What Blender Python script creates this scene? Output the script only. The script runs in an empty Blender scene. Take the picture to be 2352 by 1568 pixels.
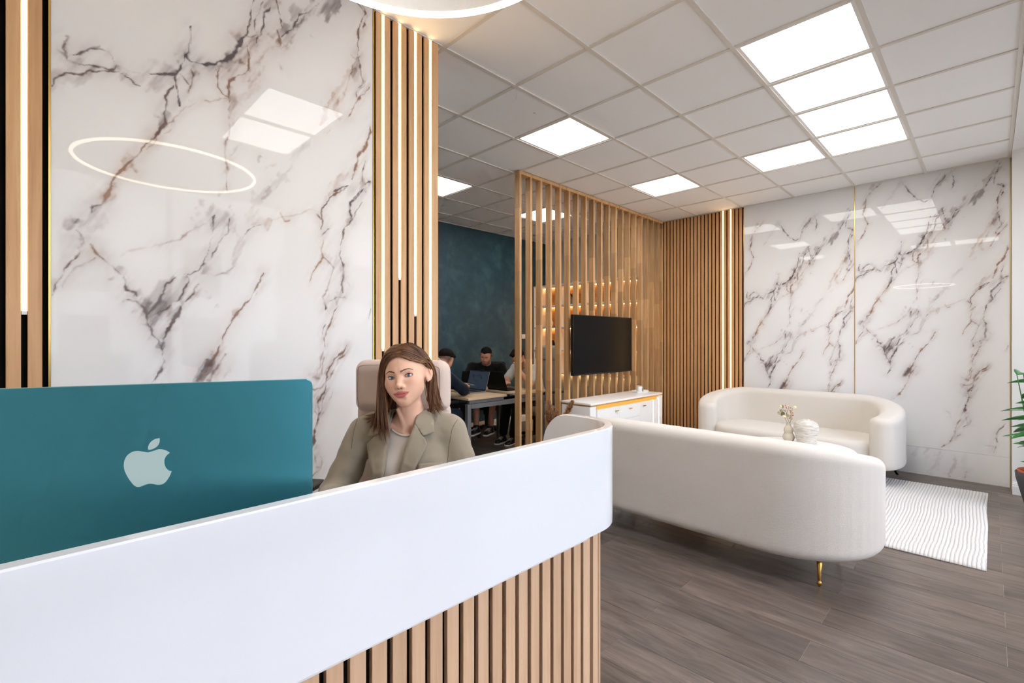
import bpy, bmesh, math, random
import numpy as np
from mathutils import Vector, Matrix, Euler
R = math.radians
random.seed(7); RNG = np.random.default_rng(11)
SC = bpy.context.scene
COL = SC.collection

# ------------------------------------------------------------------ camera
CAMZ = 1.393
cam_d = bpy.data.cameras.new('camera'); cam = bpy.data.objects.new('camera', cam_d); COL.objects.link(cam)
cam.location = (0, 0, CAMZ); cam.rotation_euler = (R(90), 0, R(44.911 - 90))
cam_d.sensor_width = 36; cam_d.lens = 1102.17 / 2352 * 36; cam_d.shift_y = -4.8 / 2352
cam_d.clip_start = 0.05; cam_d.clip_end = 200
SC.camera = cam
# ------------------------------------------------------------------ world, exposure
w = bpy.data.worlds.new('world'); SC.world = w; w.use_nodes = True
nt = w.node_tree; bg = nt.nodes['Background']
sky = nt.nodes.new('ShaderNodeTexSky'); sky.sky_type = 'NISHITA'; sky.sun_disc = False
sky.sun_elevation = R(48); sky.sun_rotation = R(160); sky.air_density = 1.0; sky.dust_density = 1.2
nt.links.new(sky.outputs[0], bg.inputs[0]); bg.inputs[1].default_value = 0.62
sun_d = bpy.data.lights.new('sun', 'SUN'); sun = bpy.data.objects.new('sun', sun_d); COL.objects.link(sun)
sun_d.energy = 9.0; sun_d.angle = R(.6); sun_d.color = (1, .95, .88); sun.location = (0, 20, 20); sun.rotation_euler = (R(-38), 0, R(12))
SC.view_settings.view_transform = 'Standard'; SC.view_settings.look = 'None'
SC.view_settings.exposure = 1.08; SC.view_settings.gamma = 1.0; SC.view_settings.use_curve_mapping = False
SC.cycles.use_denoising = True; SC.cycles.max_bounces = 6; SC.cycles.diffuse_bounces = 4; SC.cycles.glossy_bounces = 3; SC.cycles.transmission_bounces = 3
SC.cycles.transparent_max_bounces = 6; SC.cycles.use_adaptive_sampling = True; SC.cycles.adaptive_threshold = .08; SC.cycles.adaptive_min_samples = 12
SC.cycles.sample_clamp_indirect = 6.0; SC.cycles.caustics_reflective = False; SC.cycles.caustics_refractive = False
PANEL_E = 5.4      # radiance of the ceiling LED panels
STRIP_E = 5.2      # radiance of the warm LED strips
RING_E = 9.0

# ------------------------------------------------------------------ materials
MATS = {}
def srgb(r, g, b):
    f = lambda c: (c/255/12.92 if c/255 <= .04045 else ((c/255+.055)/1.055)**2.4)
    return (f(r), f(g), f(b), 1)
def mat(name, col=(200,200,200), rough=.5, metal=0, spec=.5, coat=0, coat_r=.05, emit=0, ecol=None, sheen=0, trans=0, ior=1.45, aniso=0, sss=0):
    m = bpy.data.materials.new(name); m.use_nodes = True; MATS[name] = m
    b = m.node_tree.nodes['Principled BSDF']; I = b.inputs
    I['Base Color'].default_value = srgb(*col); I['Roughness'].default_value = rough; I['Metallic'].default_value = metal
    I['Specular IOR Level'].default_value = spec; I['Coat Weight'].default_value = coat; I['Coat Roughness'].default_value = coat_r
    I['Sheen Weight'].default_value = sheen; I['Transmission Weight'].default_value = trans; I['IOR'].default_value = ior
    I['Anisotropic'].default_value = aniso
    if sss: I['Subsurface Weight'].default_value = sss; I['Subsurface Radius'].default_value = (.012, .005, .003); I['Subsurface Scale'].default_value = 1
    if emit: I['Emission Color'].default_value = ecol or srgb(*col); I['Emission Strength'].default_value = emit
    return m
class N:
    """tiny node-graph helper"""
    def __init__(s, m): s.m = m; s.t = m.node_tree; s.b = s.t.nodes['Principled BSDF']
    def n(s, typ, ins=None, **kw):
        x = s.t.nodes.new(typ)
        for k, v in kw.items(): setattr(x, k, v)
        for k, v in (ins or {}).items(): s.set(x.inputs[k], v)
        return x
    def set(s, sock, v):
        if hasattr(v, 'is_output'): s.t.links.new(v, sock)
        else: sock.default_value = v
    def obj(s, scale=(1,1,1), rand=0.0, loc=(0,0,0), gen=False):
        tc = s.n('ShaderNodeTexCoord'); v = tc.outputs['Object']
        mp = s.n('ShaderNodeMapping', {'Vector': v, 'Scale': scale, 'Location': loc}); v = mp.outputs[0]
        if rand:
            oi = s.n('ShaderNodeObjectInfo')
            mm = s.n('ShaderNodeMath', {0: oi.outputs['Random'], 1: rand}, operation='MULTIPLY')
            cb = s.n('ShaderNodeCombineXYZ', {0: mm.outputs[0], 1: mm.outputs[0], 2: mm.outputs[0]})
            v = s.n('ShaderNodeVectorMath', {0: v, 1: cb.outputs[0]}, operation='ADD').outputs[0]
        return v
    def noise(s, vec, scale=5, detail=4, rough=.55, dist=0):
        return s.n('ShaderNodeTexNoise', {'Vector': vec, 'Scale': scale, 'Detail': detail, 'Roughness': rough, 'Distortion': dist})
    def ramp(s, fac, stops):
        r = s.n('ShaderNodeValToRGB', {0: fac}); e = r.color_ramp.elements
        while len(e) < len(stops): e.new(.5)
        for i, (p, c) in enumerate(stops): e[i].position = p; e[i].color = srgb(*c) if max(c) > 1.001 or len(c) == 3 else c
        return r.outputs[0]
    def mix(s, f, a, b, mode='MIX'):
        x = s.n('ShaderNodeMix', data_type='RGBA', blend_type=mode)
        s.set(x.inputs[0], f); s.set(x.inputs[6], a); s.set(x.inputs[7], b); return x.outputs[2]
    def math(s, op, a, b=0.0):
        return s.n('ShaderNodeMath', {0: a, 1: b}, operation=op).outputs[0]
    def bump(s, h, strength=.3, dist=.01):
        b = s.n('ShaderNodeBump', {'Height': h, 'Strength': strength, 'Distance': dist}); s.set(s.b.inputs['Normal'], b.outputs[0])
    def color(s, c): s.set(s.b.inputs['Base Color'], c)
def wood(name, stops, axis=2, rough=.45, rand=7.0, tone=.16, blocks=0, bump=.12, coat=0, fine=1.0):
    m = mat(name, rough=rough, coat=coat); g = N(m)
    sc = [26*fine]*3; sc[axis] = 1.6 if fine == 1 else 3.4
    v = g.obj(tuple(sc), rand)
    a = g.noise(v, 1.0, 6, .62, .6); sc2 = [90, 90, 90]; sc2[axis] = 3.0
    v2 = g.obj(tuple(sc2), rand); f = g.noise(v2, 1.0, 4, .6)
    k = g.math('ADD', g.math('MULTIPLY', a.outputs[0], .7), g.math('MULTIPLY', f.outputs[0], .3))
    c = g.ramp(k, stops)
    oi = g.n('ShaderNodeObjectInfo')
    r = oi.outputs['Random']
    if blocks:
        tc = g.n('ShaderNodeTexCoord'); sx = g.n('ShaderNodeSeparateXYZ', {0: tc.outputs['Object']})
        z = g.math('ADD', g.math('MULTIPLY', sx.outputs[axis], blocks), g.math('MULTIPLY', r, 37.0))
        z = g.math('ADD', z, g.math('MULTIPLY', g.math('SINE', g.math('MULTIPLY', z, 2.3)), .35))
        fl = g.math('FLOOR', z)
        wn = g.n('ShaderNodeTexWhiteNoise', {'W': fl}, noise_dimensions='1D'); r = wn.outputs[0]
    tn = g.math('ADD', 1 - tone, g.math('MULTIPLY', r, 2 * tone))
    cc = g.n('ShaderNodeCombineXYZ', {0: tn, 1: tn, 2: tn})
    c = g.mix(1.0, c, cc.outputs[0], 'MULTIPLY'); g.color(c)
    g.bump(k, bump, .004)
    return m
mat('black', (14,14,15), .6); mat('black_felt', (13,12,12), .95, spec=.1); mat('black_plastic', (22,22,24), .35)
mat('white_paint', (238,236,232), .55); mat('white_gloss', (233,234,235), .10, coat=.5, coat_r=.02)
mat('white_satin', (240,238,234), .3); mat('ceiling_white', (247,246,244), .75); mat('grid_white', (222,216,206), .5)
mat('brass', (214,168,84), .22, 1); mat('gold', (226,188,104), .28, 1); mat('chrome', (210,210,212), .12, 1)
mat('steel_grey', (138,142,146), .4, .55); mat('dark_metal', (52,52,54), .35, .8)
mat('led_panel', (255,252,246), .4, emit=PANEL_E, ecol=(1,.985,.965,1))
mat('led_warm', (255,225,170), .4, emit=STRIP_E, ecol=(1,.70,.36,1))
mat('led_amber', (224,140,44), .4, emit=.20, ecol=(1,.50,.10,1))
mat('led_ring', (255,240,220), .4, emit=RING_E, ecol=(1,.86,.68,1))
mat('grey_wall', (196,194,188), .7); mat('shelf_white', (236,230,222), .5)
wood('oak_slat', [(.25,(184,138,94)), (.5,(208,164,118)), (.75,(224,184,140))], tone=.05)
wood('oak_back', [(.25,(186,132,82)), (.5,(214,162,108)), (.75,(228,182,130))], tone=.06)
wood('oak_desk', [(.25,(184,146,112)), (.5,(208,172,137)), (.75,(224,192,160))], tone=.05)
wood('oak_part', [(.22,(158,112,68)), (.5,(196,152,102)), (.78,(224,186,138))], tone=.19, blocks=2.1)
wood('table_oak', [(.25,(190,160,124)), (.5,(212,184,148)), (.75,(226,200,168))], axis=0, tone=.03)
wood('shelf_wood', [(.25,(150,92,40)), (.5,(190,124,60)), (.75,(208,146,80))], axis=1, tone=.05)
wood('plank', [(.26,(64,54,48)), (.42,(94,82,74)), (.58,(118,105,96)), (.78,(144,132,123))], axis=1, rough=.34, rand=13, tone=.17, bump=.06, fine=.8)
def _plank():
    m = MATS['plank']; g = N(m)          # knots and smoky patches on top of the grain
    src = g.b.inputs['Base Color'].links[0].from_socket
    v = g.obj((3.2, .9, 3.2), 19.0); a = g.noise(v, 1.3, 3, .5)
    f = g.n('ShaderNodeMapRange', {0: a.outputs[0], 1: .42, 2: .68}).outputs[0]
    c = g.mix(g.math('MULTIPLY', f, .35), src, srgb(104, 98, 94))
    v = g.obj((14, 5, 14), 23.0); k = g.n('ShaderNodeTexVoronoi', {'Vector': v, 'Scale': .55})
    f = g.n('ShaderNodeMapRange', {0: k.outputs['Distance'], 1: .11, 2: .02}).outputs[0]
    c = g.mix(g.math('MULTIPLY', f, .6), c, srgb(62, 54, 49)); g.color(c)
_plank()
mat('joint', (160,150,141), .6)  # pale colour stands in for light glinting off the joint edges
def _tile():
    m = MATS['ceiling_white']; g = N(m); a = g.noise(g.obj((1,1,1), 5), 260, 2, .6); g.bump(a.outputs[0], .10, .002)
_tile()
def fabric(name, col, col2, scale=420, bump=.6, rough=.95, sheen=.3, dist=.004):
    m = mat(name, col, rough, spec=.15, sheen=sheen); g = N(m)
    v = g.obj(); a = g.noise(v, scale, 3, .6); b = g.noise(v, scale * .12, 2, .5)
    g.color(g.mix(g.math('MULTIPLY', a.outputs[0], .9), srgb(*col2), srgb(*col)))
    h = g.math('ADD', a.outputs[0], g.math('MULTIPLY', b.outputs[0], .35)); g.bump(h, bump, dist); return m
fabric('boucle', (243,237,228), (222,212,199), 560, .8, dist=.004)
fabric('chair_fabric', (222,203,190), (196,174,161), 900, .25, dist=.002)
fabric('blazer', (167,156,137), (142,131,112), 1400, .12, .8, .25, .001)
fabric('cream_top', (222,212,200), (208,196,182), 1600, .08, .85, .2, .001)
fabric('navy_cloth', (26,38,52), (16,24,36), 900, .15, .9, .1, .001)
fabric('black_cloth', (20,20,22), (10,10,11), 900, .15, .9, .1, .001)
fabric('white_cloth', (206,204,196), (184,182,174), 900, .15, .9, .1, .001)
fabric('grey_fabric', (176,168,158), (146,138,128), 700, .25, .9, .2, .002)
def _dark():
    m = mat('petrol_wall', (30,54,62), .55); g = N(m); v = g.obj()
    a = g.noise(v, 1.6, 6, .6, .5); b = g.noise(v, 7, 5, .65, .4)
    k = g.math('ADD', g.math('MULTIPLY', a.outputs[0], .6), g.math('MULTIPLY', b.outputs[0], .4))
    g.color(g.ramp(k, [(.3,(34,62,74)), (.5,(52,82,94)), (.7,(80,112,120))])); g.bump(k, .15, .02)
    g.set(g.b.inputs['Roughness'], g.n('ShaderNodeMapRange', {0: b.outputs[0], 3: .38, 4: .7}).outputs[0])
_dark()
def _glass():
    m = bpy.data.materials.new('window_glass'); m.use_nodes = True; MATS['window_glass'] = m; t = m.node_tree
    t.nodes.remove(t.nodes['Principled BSDF']); o = t.nodes['Material Output']
    tr = t.nodes.new('ShaderNodeBsdfTransparent'); gl = t.nodes.new('ShaderNodeBsdfGlossy'); gl.inputs['Roughness'].default_value = .01
    fr = t.nodes.new('ShaderNodeFresnel'); fr.inputs[0].default_value = 1.35; mx = t.nodes.new('ShaderNodeMixShader')
    t.links.new(fr.outputs[0], mx.inputs[0]); t.links.new(tr.outputs[0], mx.inputs[1]); t.links.new(gl.outputs[0], mx.inputs[2]); t.links.new(mx.outputs[0], o.inputs[0])
_glass()
def _marble():
    m = mat('marble', (230,228,225), .015, spec=.28); g = N(m)
    at = g.n('ShaderNodeVertexColor', layer_name='Col'); g.color(at.outputs[0])
_marble()

# ------------------------------------------------------------------ mesh helpers
def wloc(p):
    v = Vector((0, 0, 0))
    while p is not None: v += p.location; p = p.parent
    return v
def link(o, parent=None):
    COL.objects.link(o)
    if parent is not None: o.parent = parent
    return o
def mesh(name, V, F, m=None, parent=None, smooth=False, org=None, edges=None):
    """vertices in world space; stored relative to the parent's base (or to org for a top-level mesh)"""
    base = wloc(parent) if parent is not None else Vector(org or (0, 0, 0))
    V = np.asarray(V, float).reshape(-1, 3)
    me = bpy.data.meshes.new(name)
    loc = Vector(org) - base if (org is not None and parent is not None) else None
    b = np.array(org if org is not None else base)
    me.from_pydata((V - b).tolist(), edges or [], [list(map(int, f)) for f in F] if not isinstance(F, np.ndarray) else F.tolist())
    if m: me.materials.append(MATS[m] if isinstance(m, str) else m)
    if smooth: me.polygons.foreach_set('use_smooth', [True] * len(me.polygons))
    me.update()
    o = bpy.data.objects.new(name, me); link(o, parent)
    if parent is None: o.location = base
    elif loc is not None: o.location = loc
    return o
def inst(src, loc, parent=None, rotz=0, scale=None):
    """another object sharing src's mesh; loc in world space"""
    o = bpy.data.objects.new(src.name.split('.')[0], src.data); link(o, parent)
    o.location = Vector(loc) - (wloc(parent) if parent is not None else Vector((0,0,0)))
    o.rotation_euler.z = rotz
    if scale: o.scale = scale
    return o
def empty(name, loc=(0,0,0), parent=None):
    o = bpy.data.objects.new(name, None); link(o, parent); o.location = loc; o.empty_display_size = .1; return o
def tag(o, label=None, cat=None, group=None, kind=None):
    if label: o['label'] = label
    if cat: o['category'] = cat
    if group: o['group'] = group
    if kind: o['kind'] = kind
    return o
def thing(name, label, cat, loc=(0,0,0), group=None): return tag(empty(name, loc), label, cat, group)
def boxvf(a, b):
    (x0,y0,z0), (x1,y1,z1) = a, b
    V = [(x0,y0,z0),(x1,y0,z0),(x1,y1,z0),(x0,y1,z0),(x0,y0,z1),(x1,y0,z1),(x1,y1,z1),(x0,y1,z1)]
    return V, [(3,2,1,0),(4,5,6,7),(0,1,5,4),(1,2,6,5),(2,3,7,6),(3,0,4,7)]
def box(name, a, b, m, parent=None, bev=0, seg=2, org=None, smooth=None):
    V, F = boxvf(a, b); o = mesh(name, V, F, m, parent, org=org)
    if bev: bevel(o, bev, seg)
    return o
def bevel(o, wd, seg=2, ang=35):
    bm = bmesh.new(); bm.from_mesh(o.data)
    es = [e for e in bm.edges if len(e.link_faces) == 2 and e.calc_face_angle(0) > R(ang)]
    bmesh.ops.bevel(bm, geom=es, offset=wd, segments=seg, affect='EDGES', profile=.5, clamp_overlap=True)
    bm.to_mesh(o.data); bm.free()
    if seg > 1:
        o.data.polygons.foreach_set('use_smooth', [True] * len(o.data.polygons)); autosm(o)
    return o
def autosm(o, ang=38):
    o.data.set_sharp_from_angle(angle=R(ang)); return o
def join(parts):
    V, F = [], []
    for v, f in parts:
        k = len(V); V += [tuple(p) for p in v]; F += [tuple(i + k for i in q) for q in f]
    return V, F
def prism(poly, z0, z1):
    """poly: list of (x,y) ccw"""
    n = len(poly)
    V = [(x, y, z0) for x, y in poly] + [(x, y, z1) for x, y in poly]
    return V, [tuple(range(n-1, -1, -1)), tuple(range(n, 2*n))] + [(i, (i+1) % n, n + (i+1) % n, n + i) for i in range(n)]
def lathe(prof, c=(0,0,0), n=24, cap=True):
    V, F = [], []
    for r, z in prof:
        for k in range(n):
            a = 2*math.pi*k/n; V.append((c[0] + r*math.cos(a), c[1] + r*math.sin(a), c[2] + z))
    for j in range(len(prof)-1):
        for k in range(n):
            a, b = j*n + k, j*n + (k+1) % n; F.append((a, b, b+n, a+n))
    if cap: F.append(tuple(range(n-1, -1, -1))); F.append(tuple(range((len(prof)-1)*n, len(prof)*n)))
    return V, F
def tube(pts, rad, n=8, closed=False, cap=True):
    P = [np.array(p, float) for p in pts]; m = len(P); V, F = [], []
    rr = rad if hasattr(rad, '__len__') else [rad]*m
    prev = None
    for i in range(m):
        t = P[(i+1) % m] - P[i-1] if closed else P[min(i+1, m-1)] - P[max(i-1, 0)]
        t = t/(np.linalg.norm(t) + 1e-12)
        if prev is None: ref = np.array((0,0,1.)) if abs(t[2]) < .9 else np.array((1.,0,0)); u = np.cross(ref, t)
        else: u = prev - t*np.dot(prev, t)
        u = u/(np.linalg.norm(u) + 1e-12); prev = u; v = np.cross(t, u)
        for k in range(n):
            a = 2*math.pi*k/n; V.append(P[i] + rr[i]*(math.cos(a)*u + math.sin(a)*v))
    for i in range(m if closed else m-1):
        j = (i+1) % m
        for k in range(n): F.append((i*n+k, i*n+(k+1) % n, j*n+(k+1) % n, j*n+k))
    if cap and not closed: F.append(tuple(range(n-1, -1, -1))); F.append(tuple(range((m-1)*n, m*n)))
    return V, F
def spline(pts, n=8):
    """Catmull-Rom resample"""
    P = np.array(pts, float); P = np.vstack([2*P[0]-P[1], P, 2*P[-1]-P[-2]]); out = []
    for i in range(1, len(P)-2):
        for t in np.linspace(0, 1, n, endpoint=False):
            a, b, c, d = P[i-1], P[i], P[i+1], P[i+2]
            out.append(.5*((2*b) + (c-a)*t + (2*a-5*b+4*c-d)*t*t + (-a+3*b-3*c+d)*t**3))
    out.append(P[-2]); return np.array(out)
def xf(V, rotz=0, loc=(0,0,0)):
    V = np.asarray(V, float); c, s = math.cos(rotz), math.sin(rotz)
    return np.stack([V[:,0]*c - V[:,1]*s + loc[0], V[:,0]*s + V[:,1]*c + loc[1], V[:,2] + loc[2]], 1)

# ------------------------------------------------------------------ signed-distance modelling (soft shapes)
def surfnet(f, lo, hi, h, band=True, project=1):
    lo = np.array(lo, float); hi = np.array(hi, float); n = np.ceil((hi-lo)/h).astype(int) + 1
    ax = [lo[k] + h*np.arange(n[k]) for k in range(3)]
    B = 4
    if band:
        nc = (n + B - 1)//B + 1; ca = [lo[k] + h*B*np.arange(nc[k]) for k in range(3)]
        G = np.stack(np.meshgrid(*ca, indexing='ij'), -1).reshape(-1, 3); fc = f(G).reshape(nc)
        ix = [np.minimum((np.arange(n[k]) + B//2)//B, nc[k]-1) for k in range(3)]
        val = fc[np.ix_(*ix)].copy(); near = np.abs(val) < h*B*1.9
        I = np.argwhere(near); P = np.stack([ax[k][I[:, k]] for k in range(3)], 1)
        val[near] = f(P)
    else:
        G = np.stack(np.meshgrid(*ax, indexing='ij'), -1).reshape(-1, 3); val = f(G).reshape(n)
    s = val < 0
    c = [s[i:n[0]-1+i, j:n[1]-1+j, k:n[2]-1+k] for i in (0,1) for j in (0,1) for k in (0,1)]
    allc = np.logical_and.reduce(c); anyc = np.logical_or.reduce(c); cell = anyc & ~allc
    idx = -np.ones(cell.shape, int); C = np.argwhere(cell); idx[cell] = np.arange(len(C))
    acc = np.zeros((len(C), 3)); cnt = np.zeros(len(C))
    corners = [np.array(q) for q in [(i,j,k) for i in (0,1) for j in (0,1) for k in (0,1)]]
    for a in range(8):
        for b in range(a+1, 8):
            if np.abs(corners[a]-corners[b]).sum() != 1: continue
            va = val[tuple((C+corners[a]).T)]; vb = val[tuple((C+corners[b]).T)]
            k = (va < 0) != (vb < 0); t = va[k]/(va[k]-vb[k])
            acc[k] += corners[a] + (corners[b]-corners[a])*t[:, None]; cnt[k] += 1
    V = lo + h*(C + acc/cnt[:, None])
    Fs = []
    for d in range(3):
        e = [1,1,1]; e2 = np.eye(3, dtype=int)[d]
        a = np.array([1,1,1]); a[d] = 0
        s0 = s[tuple(slice(a[k], n[k]-1) for k in range(3))]
        s1 = s[tuple(slice(a[k]+e2[k], n[k]-1+e2[k]) for k in range(3))]
        E = np.argwhere(s0 != s1) + a; flip = s[tuple(E.T)]
        u, v = [(1,2),(2,0),(0,1)][d]; du = np.eye(3, dtype=int)[u]; dv = np.eye(3, dtype=int)[v]
        q = np.stack([idx[tuple((E-du-dv).T)], idx[tuple((E-dv).T)], idx[tuple(E.T)], idx[tuple((E-du).T)]], 1)
        ok = (q >= 0).all(1); q = q[ok]; flip = flip[ok]; q[~flip] = q[~flip][:, ::-1]; Fs.append(q)
    F = np.concatenate(Fs)
    for _ in range(project):
        g, v0 = grad(f, V, h*.25); nn = (g*g).sum(1) + 1e-9
        st = -v0[:, None]*g/nn[:, None]; ln = np.linalg.norm(st, axis=1); k = np.minimum(1, h*.6/(ln+1e-9)); V = V + st*k[:, None]
    return V, F
def grad(f, P, e=.001):
    v = f(P); g = np.stack([(f(P + np.eye(3)[k]*e) - v)/e for k in range(3)], 1); return g, v
def length(P): return np.sqrt((P*P).sum(-1))
def sd_sph(P, c, r): return length(P - np.array(c)) - r
def sd_ell(P, c, r, rot=None):
    q = P - np.array(c)
    if rot is not None: q = q @ rot
    r = np.array(r); k0 = length(q/r); k1 = length(q/(r*r)); return k0*(k0-1)/(k1+1e-9)
def sd_cap(P, a, b, r1, r2=None):
    a = np.array(a, float); b = np.array(b, float); r2 = r1 if r2 is None else r2
    t = np.clip(((P-a) @ (b-a))/((b-a) @ (b-a) + 1e-12), 0, 1); return length(P - a - t[:, None]*(b-a)) - (r1 + (r2-r1)*t)
def sd_box(P, c, hs, r=0, rot=None):
    q = P - np.array(c)
    if rot is not None: q = q @ rot
    q = np.abs(q) - (np.array(hs) - r); return length(np.maximum(q, 0)) + np.minimum(q.max(1), 0) - r
def smin(a, b, k):
    if k <= 0: return np.minimum(a, b)
    h = np.clip(.5 + .5*(b-a)/k, 0, 1); return b + (a-b)*h - k*h*(1-h)
def smax(a, b, k): return -smin(-a, -b, k)
def rotm(rx=0, ry=0, rz=0): return np.array(Euler((R(rx), R(ry), R(rz))).to_matrix())
def vnoise(P, sc, seed=0):
    """smooth value noise in -1..1"""
    q = P*sc; i = np.floor(q).astype(np.int64); f = q - i; f = f*f*(3-2*f); out = 0
    def hsh(a, b, c):
        n = (a*73856093) ^ (b*19349663) ^ (c*83492791) ^ (seed*2654435761)
        n = (n ^ (n >> 13))*1274126177; return ((n ^ (n >> 16)) & 0xffff)/32767.5 - 1
    for dx in (0,1):
        for dy in (0,1):
            for dz in (0,1):
                wgt = (f[:,0] if dx else 1-f[:,0])*(f[:,1] if dy else 1-f[:,1])*(f[:,2] if dz else 1-f[:,2])
                out = out + wgt*hsh(i[:,0]+dx, i[:,1]+dy, i[:,2]+dz)
    return out
def fbm(P, sc, o=4, seed=0):
    a, s = 0, 1
    for k in range(o): a = a + s*vnoise(P, sc*2**k, seed+k*17); s *= .5
    return a
def setcol(o, C, name='Col'):
    a = o.data.color_attributes.new(name, 'FLOAT_COLOR', 'POINT'); C = np.asarray(C, np.float32)
    if C.shape[1] == 3: C = np.concatenate([C, np.ones((len(C), 1), np.float32)], 1)
    a.data.foreach_set('color', C.ravel())

# ================================================================== SETTING
CEIL = 3.10
GX, GY, T6 = 2.9125, .472, .6
XW0, XW1 = -1.2875, 6.5          # side wall / back wall
YF, YR, YL = -1.7, 5.65, 2.26    # shop window wall / petrol rear wall / face of the marble wall
def struct(o): o['kind'] = 'structure'; return o

# ---- floor: one plank per board
floor = struct(box('floor', (XW0-.1, YF-.1, -.12), (XW1+.1, YR+.1, -.0012), 'joint', org=(0,0,0)))
PW, PL = .1945, 1.28
def plank_mesh(x0, x1, y0, y1):
    g = .0010; V, F = boxvf((x0+g, y0+g, -.0105), (x1-g, y1-g, 0)); return V, F
full = None; npl = 0
r = -25
while True:
    x0 = 2.935 + r*PW; x1 = x0 + PW; r += 1
    if x0 > XW1: break
    if x1 < XW0: continue
    x0c, x1c = max(x0, XW0), min(x1, XW1)
    off = 1.228 if (r - 1) % 2 == 0 else .588
    k0 = math.floor((YF - off)/PL); y = off + k0*PL
    while y < YR:
        a, b = max(y, YF), min(y+PL, YR)
        if x1 < 1.55 and a > YL: b = a
        elif x1 < 1.55 and b > YL: b = YL + .05
        if b - a > .02:
            c = ((x0c+x1c)/2, (a+b)/2, 0)
            if full is not None and abs(x1c-x0c-PW) < 1e-6 and abs(b-a-PL) < 1e-6:
                inst(full, c, floor)
            else:
                V, F = plank_mesh(x0c, x1c, a, b); o = mesh('plank', V, F, 'plank', floor, org=c)
                if full is None and abs(x1c-x0c-PW) < 1e-6 and abs(b-a-PL) < 1e-6: full = o
            npl += 1
        y += PL

# ---- ceiling: tiles lying in a T-bar grid
LIGHTS = [(-3,-1),(-3,0),(0,0),(1,0),(2,0),(3,0),(3,1),(0,3),(3,3),(-3,3),(0,6),(3,6),(-3,6)]
ceiling = struct(box('ceiling', (XW0-.1, -.14, CEIL+.06), (XW1+.1, YR+.1, CEIL+.16), 'white_paint', org=(0,0,CEIL)))
tproto = {}
for i in range(-7, 6):
    for j in range(-1, 9):
        if (i, j) in LIGHTS: continue
        x0, y0 = GX + i*T6, GY + j*T6; x1, y1 = x0 + T6, min(y0 + T6, YR)
        k = round(y1-y0, 3); c = ((x0+x1)/2, (y0+y1)/2, CEIL)
        if k in tproto: inst(tproto[k], c, ceiling)
        else: tproto[k] = box('ceiling_tile', (x0+.004, y0+.004, CEIL+.006), (x1-.004, y1-.004, CEIL+.024), 'ceiling_white', ceiling, org=c)
barX = barY = None
for j in range(-1, 9):
    y = GY + j*T6; c = ((XW0+XW1)/2, y, CEIL)
    if barX is None: barX = box('grid_bar', (XW0, y-.012, CEIL-.001), (XW1, y+.012, CEIL+.008), 'grid_white', ceiling, org=c)
    else: inst(barX, c, ceiling)
for i in range(-7, 7):
    x = GX + i*T6; x = min(x, XW1-.012); c = (x, (YR-.14)/2, CEIL)
    if barY is None: barY = box('grid_bar', (x-.012, -.128, CEIL-.0005), (x+.012, YR, CEIL+.008), 'grid_white', ceiling, org=c)
    else: inst(barY, c, ceiling)
struct(box('trim_1', (XW0, YR-.022, CEIL-.002), (XW1, YR, CEIL+.004), 'grid_white', org=(0,YR,CEIL)))
soff = struct(box('ceiling_front', (XW0-.1, YF-.1, CEIL-.006), (XW1+.1, -.141, CEIL+.16), 'white_paint', org=(0,-1,CEIL)))

# ---- walls
wall_left = struct(box('wall_left', (XW0-.1, YL+.022, 0), (1.65, YL+.14, CEIL+.05), 'white_paint', org=(0,YL,0)))
wall_back = struct(box('wall_back', (XW1+.022, -.14, 0), (XW1+.14, YR+.1, CEIL+.05), 'grey_wall', org=(XW1,0,0)))
wall_rear = struct(box('wall_rear', (XW0-.1, YR, 0), (XW1+.022, YR+.12, CEIL+.05), 'petrol_wall', org=(0,YR,0)))
wall_right = struct(box('wall_right', (6.25, YF-.1, 0), (XW1+.14, -.14, CEIL-.006), 'white_paint', org=(6.25,-.14,0)))
wall_near = struct(box('wall_near', (XW0-.12, YF-.1, 0), (XW0, YR+.1, CEIL+.05), 'white_paint', org=(XW0,0,0)))
# shop front: piers, sill and lintel round two big windows
def shopwall(name, x0, x1, z0, z1): return struct(box(name, (x0, YF-.2, z0), (x1, YF, z1), 'white_paint', org=((x0+x1)/2, YF, z0)))
W1, W2 = (-.2, 2.32), (3.1, 6.15)
shopwall('wall_front', XW0, W1[0], 0, CEIL-.006); shopwall('wall_front', W1[1], W2[0], 0, CEIL-.006); shopwall('wall_front', W2[1], 6.25, 0, CEIL-.006)
for k, (a, b) in enumerate((W1, W2)):
    sil = shopwall('trim_%d' % (k+2), a, b, 0, .12)
    wn = struct(empty('window_%d' % (k+1), ((a+b)/2, YF-.1, .12)))
    zt = CEIL-.01
    for nm, p, q in (('window_frame', (a, YF-.13, .12), (a+.06, YF-.07, zt)), ('window_frame', (b-.06, YF-.13, .12), (b, YF-.07, zt)),
                     ('window_frame', (a+.06, YF-.13, .12), (b-.06, YF-.07, .18)), ('window_frame', (a+.06, YF-.13, zt-.06), (b-.06, YF-.07, zt)),
                     ('mullion', ((a+b)/2-.025, YF-.13, .18), ((a+b)/2+.025, YF-.07, zt-.06))):
        box(nm, p, q, 'white_satin', wn)
    for p, q in ((a+.06, (a+b)/2-.025), ((a+b)/2+.025, b-.06)):
        box('pane', (p, YF-.104, .18), (q, YF-.096, zt-.06), 'window_glass', wn)
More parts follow.
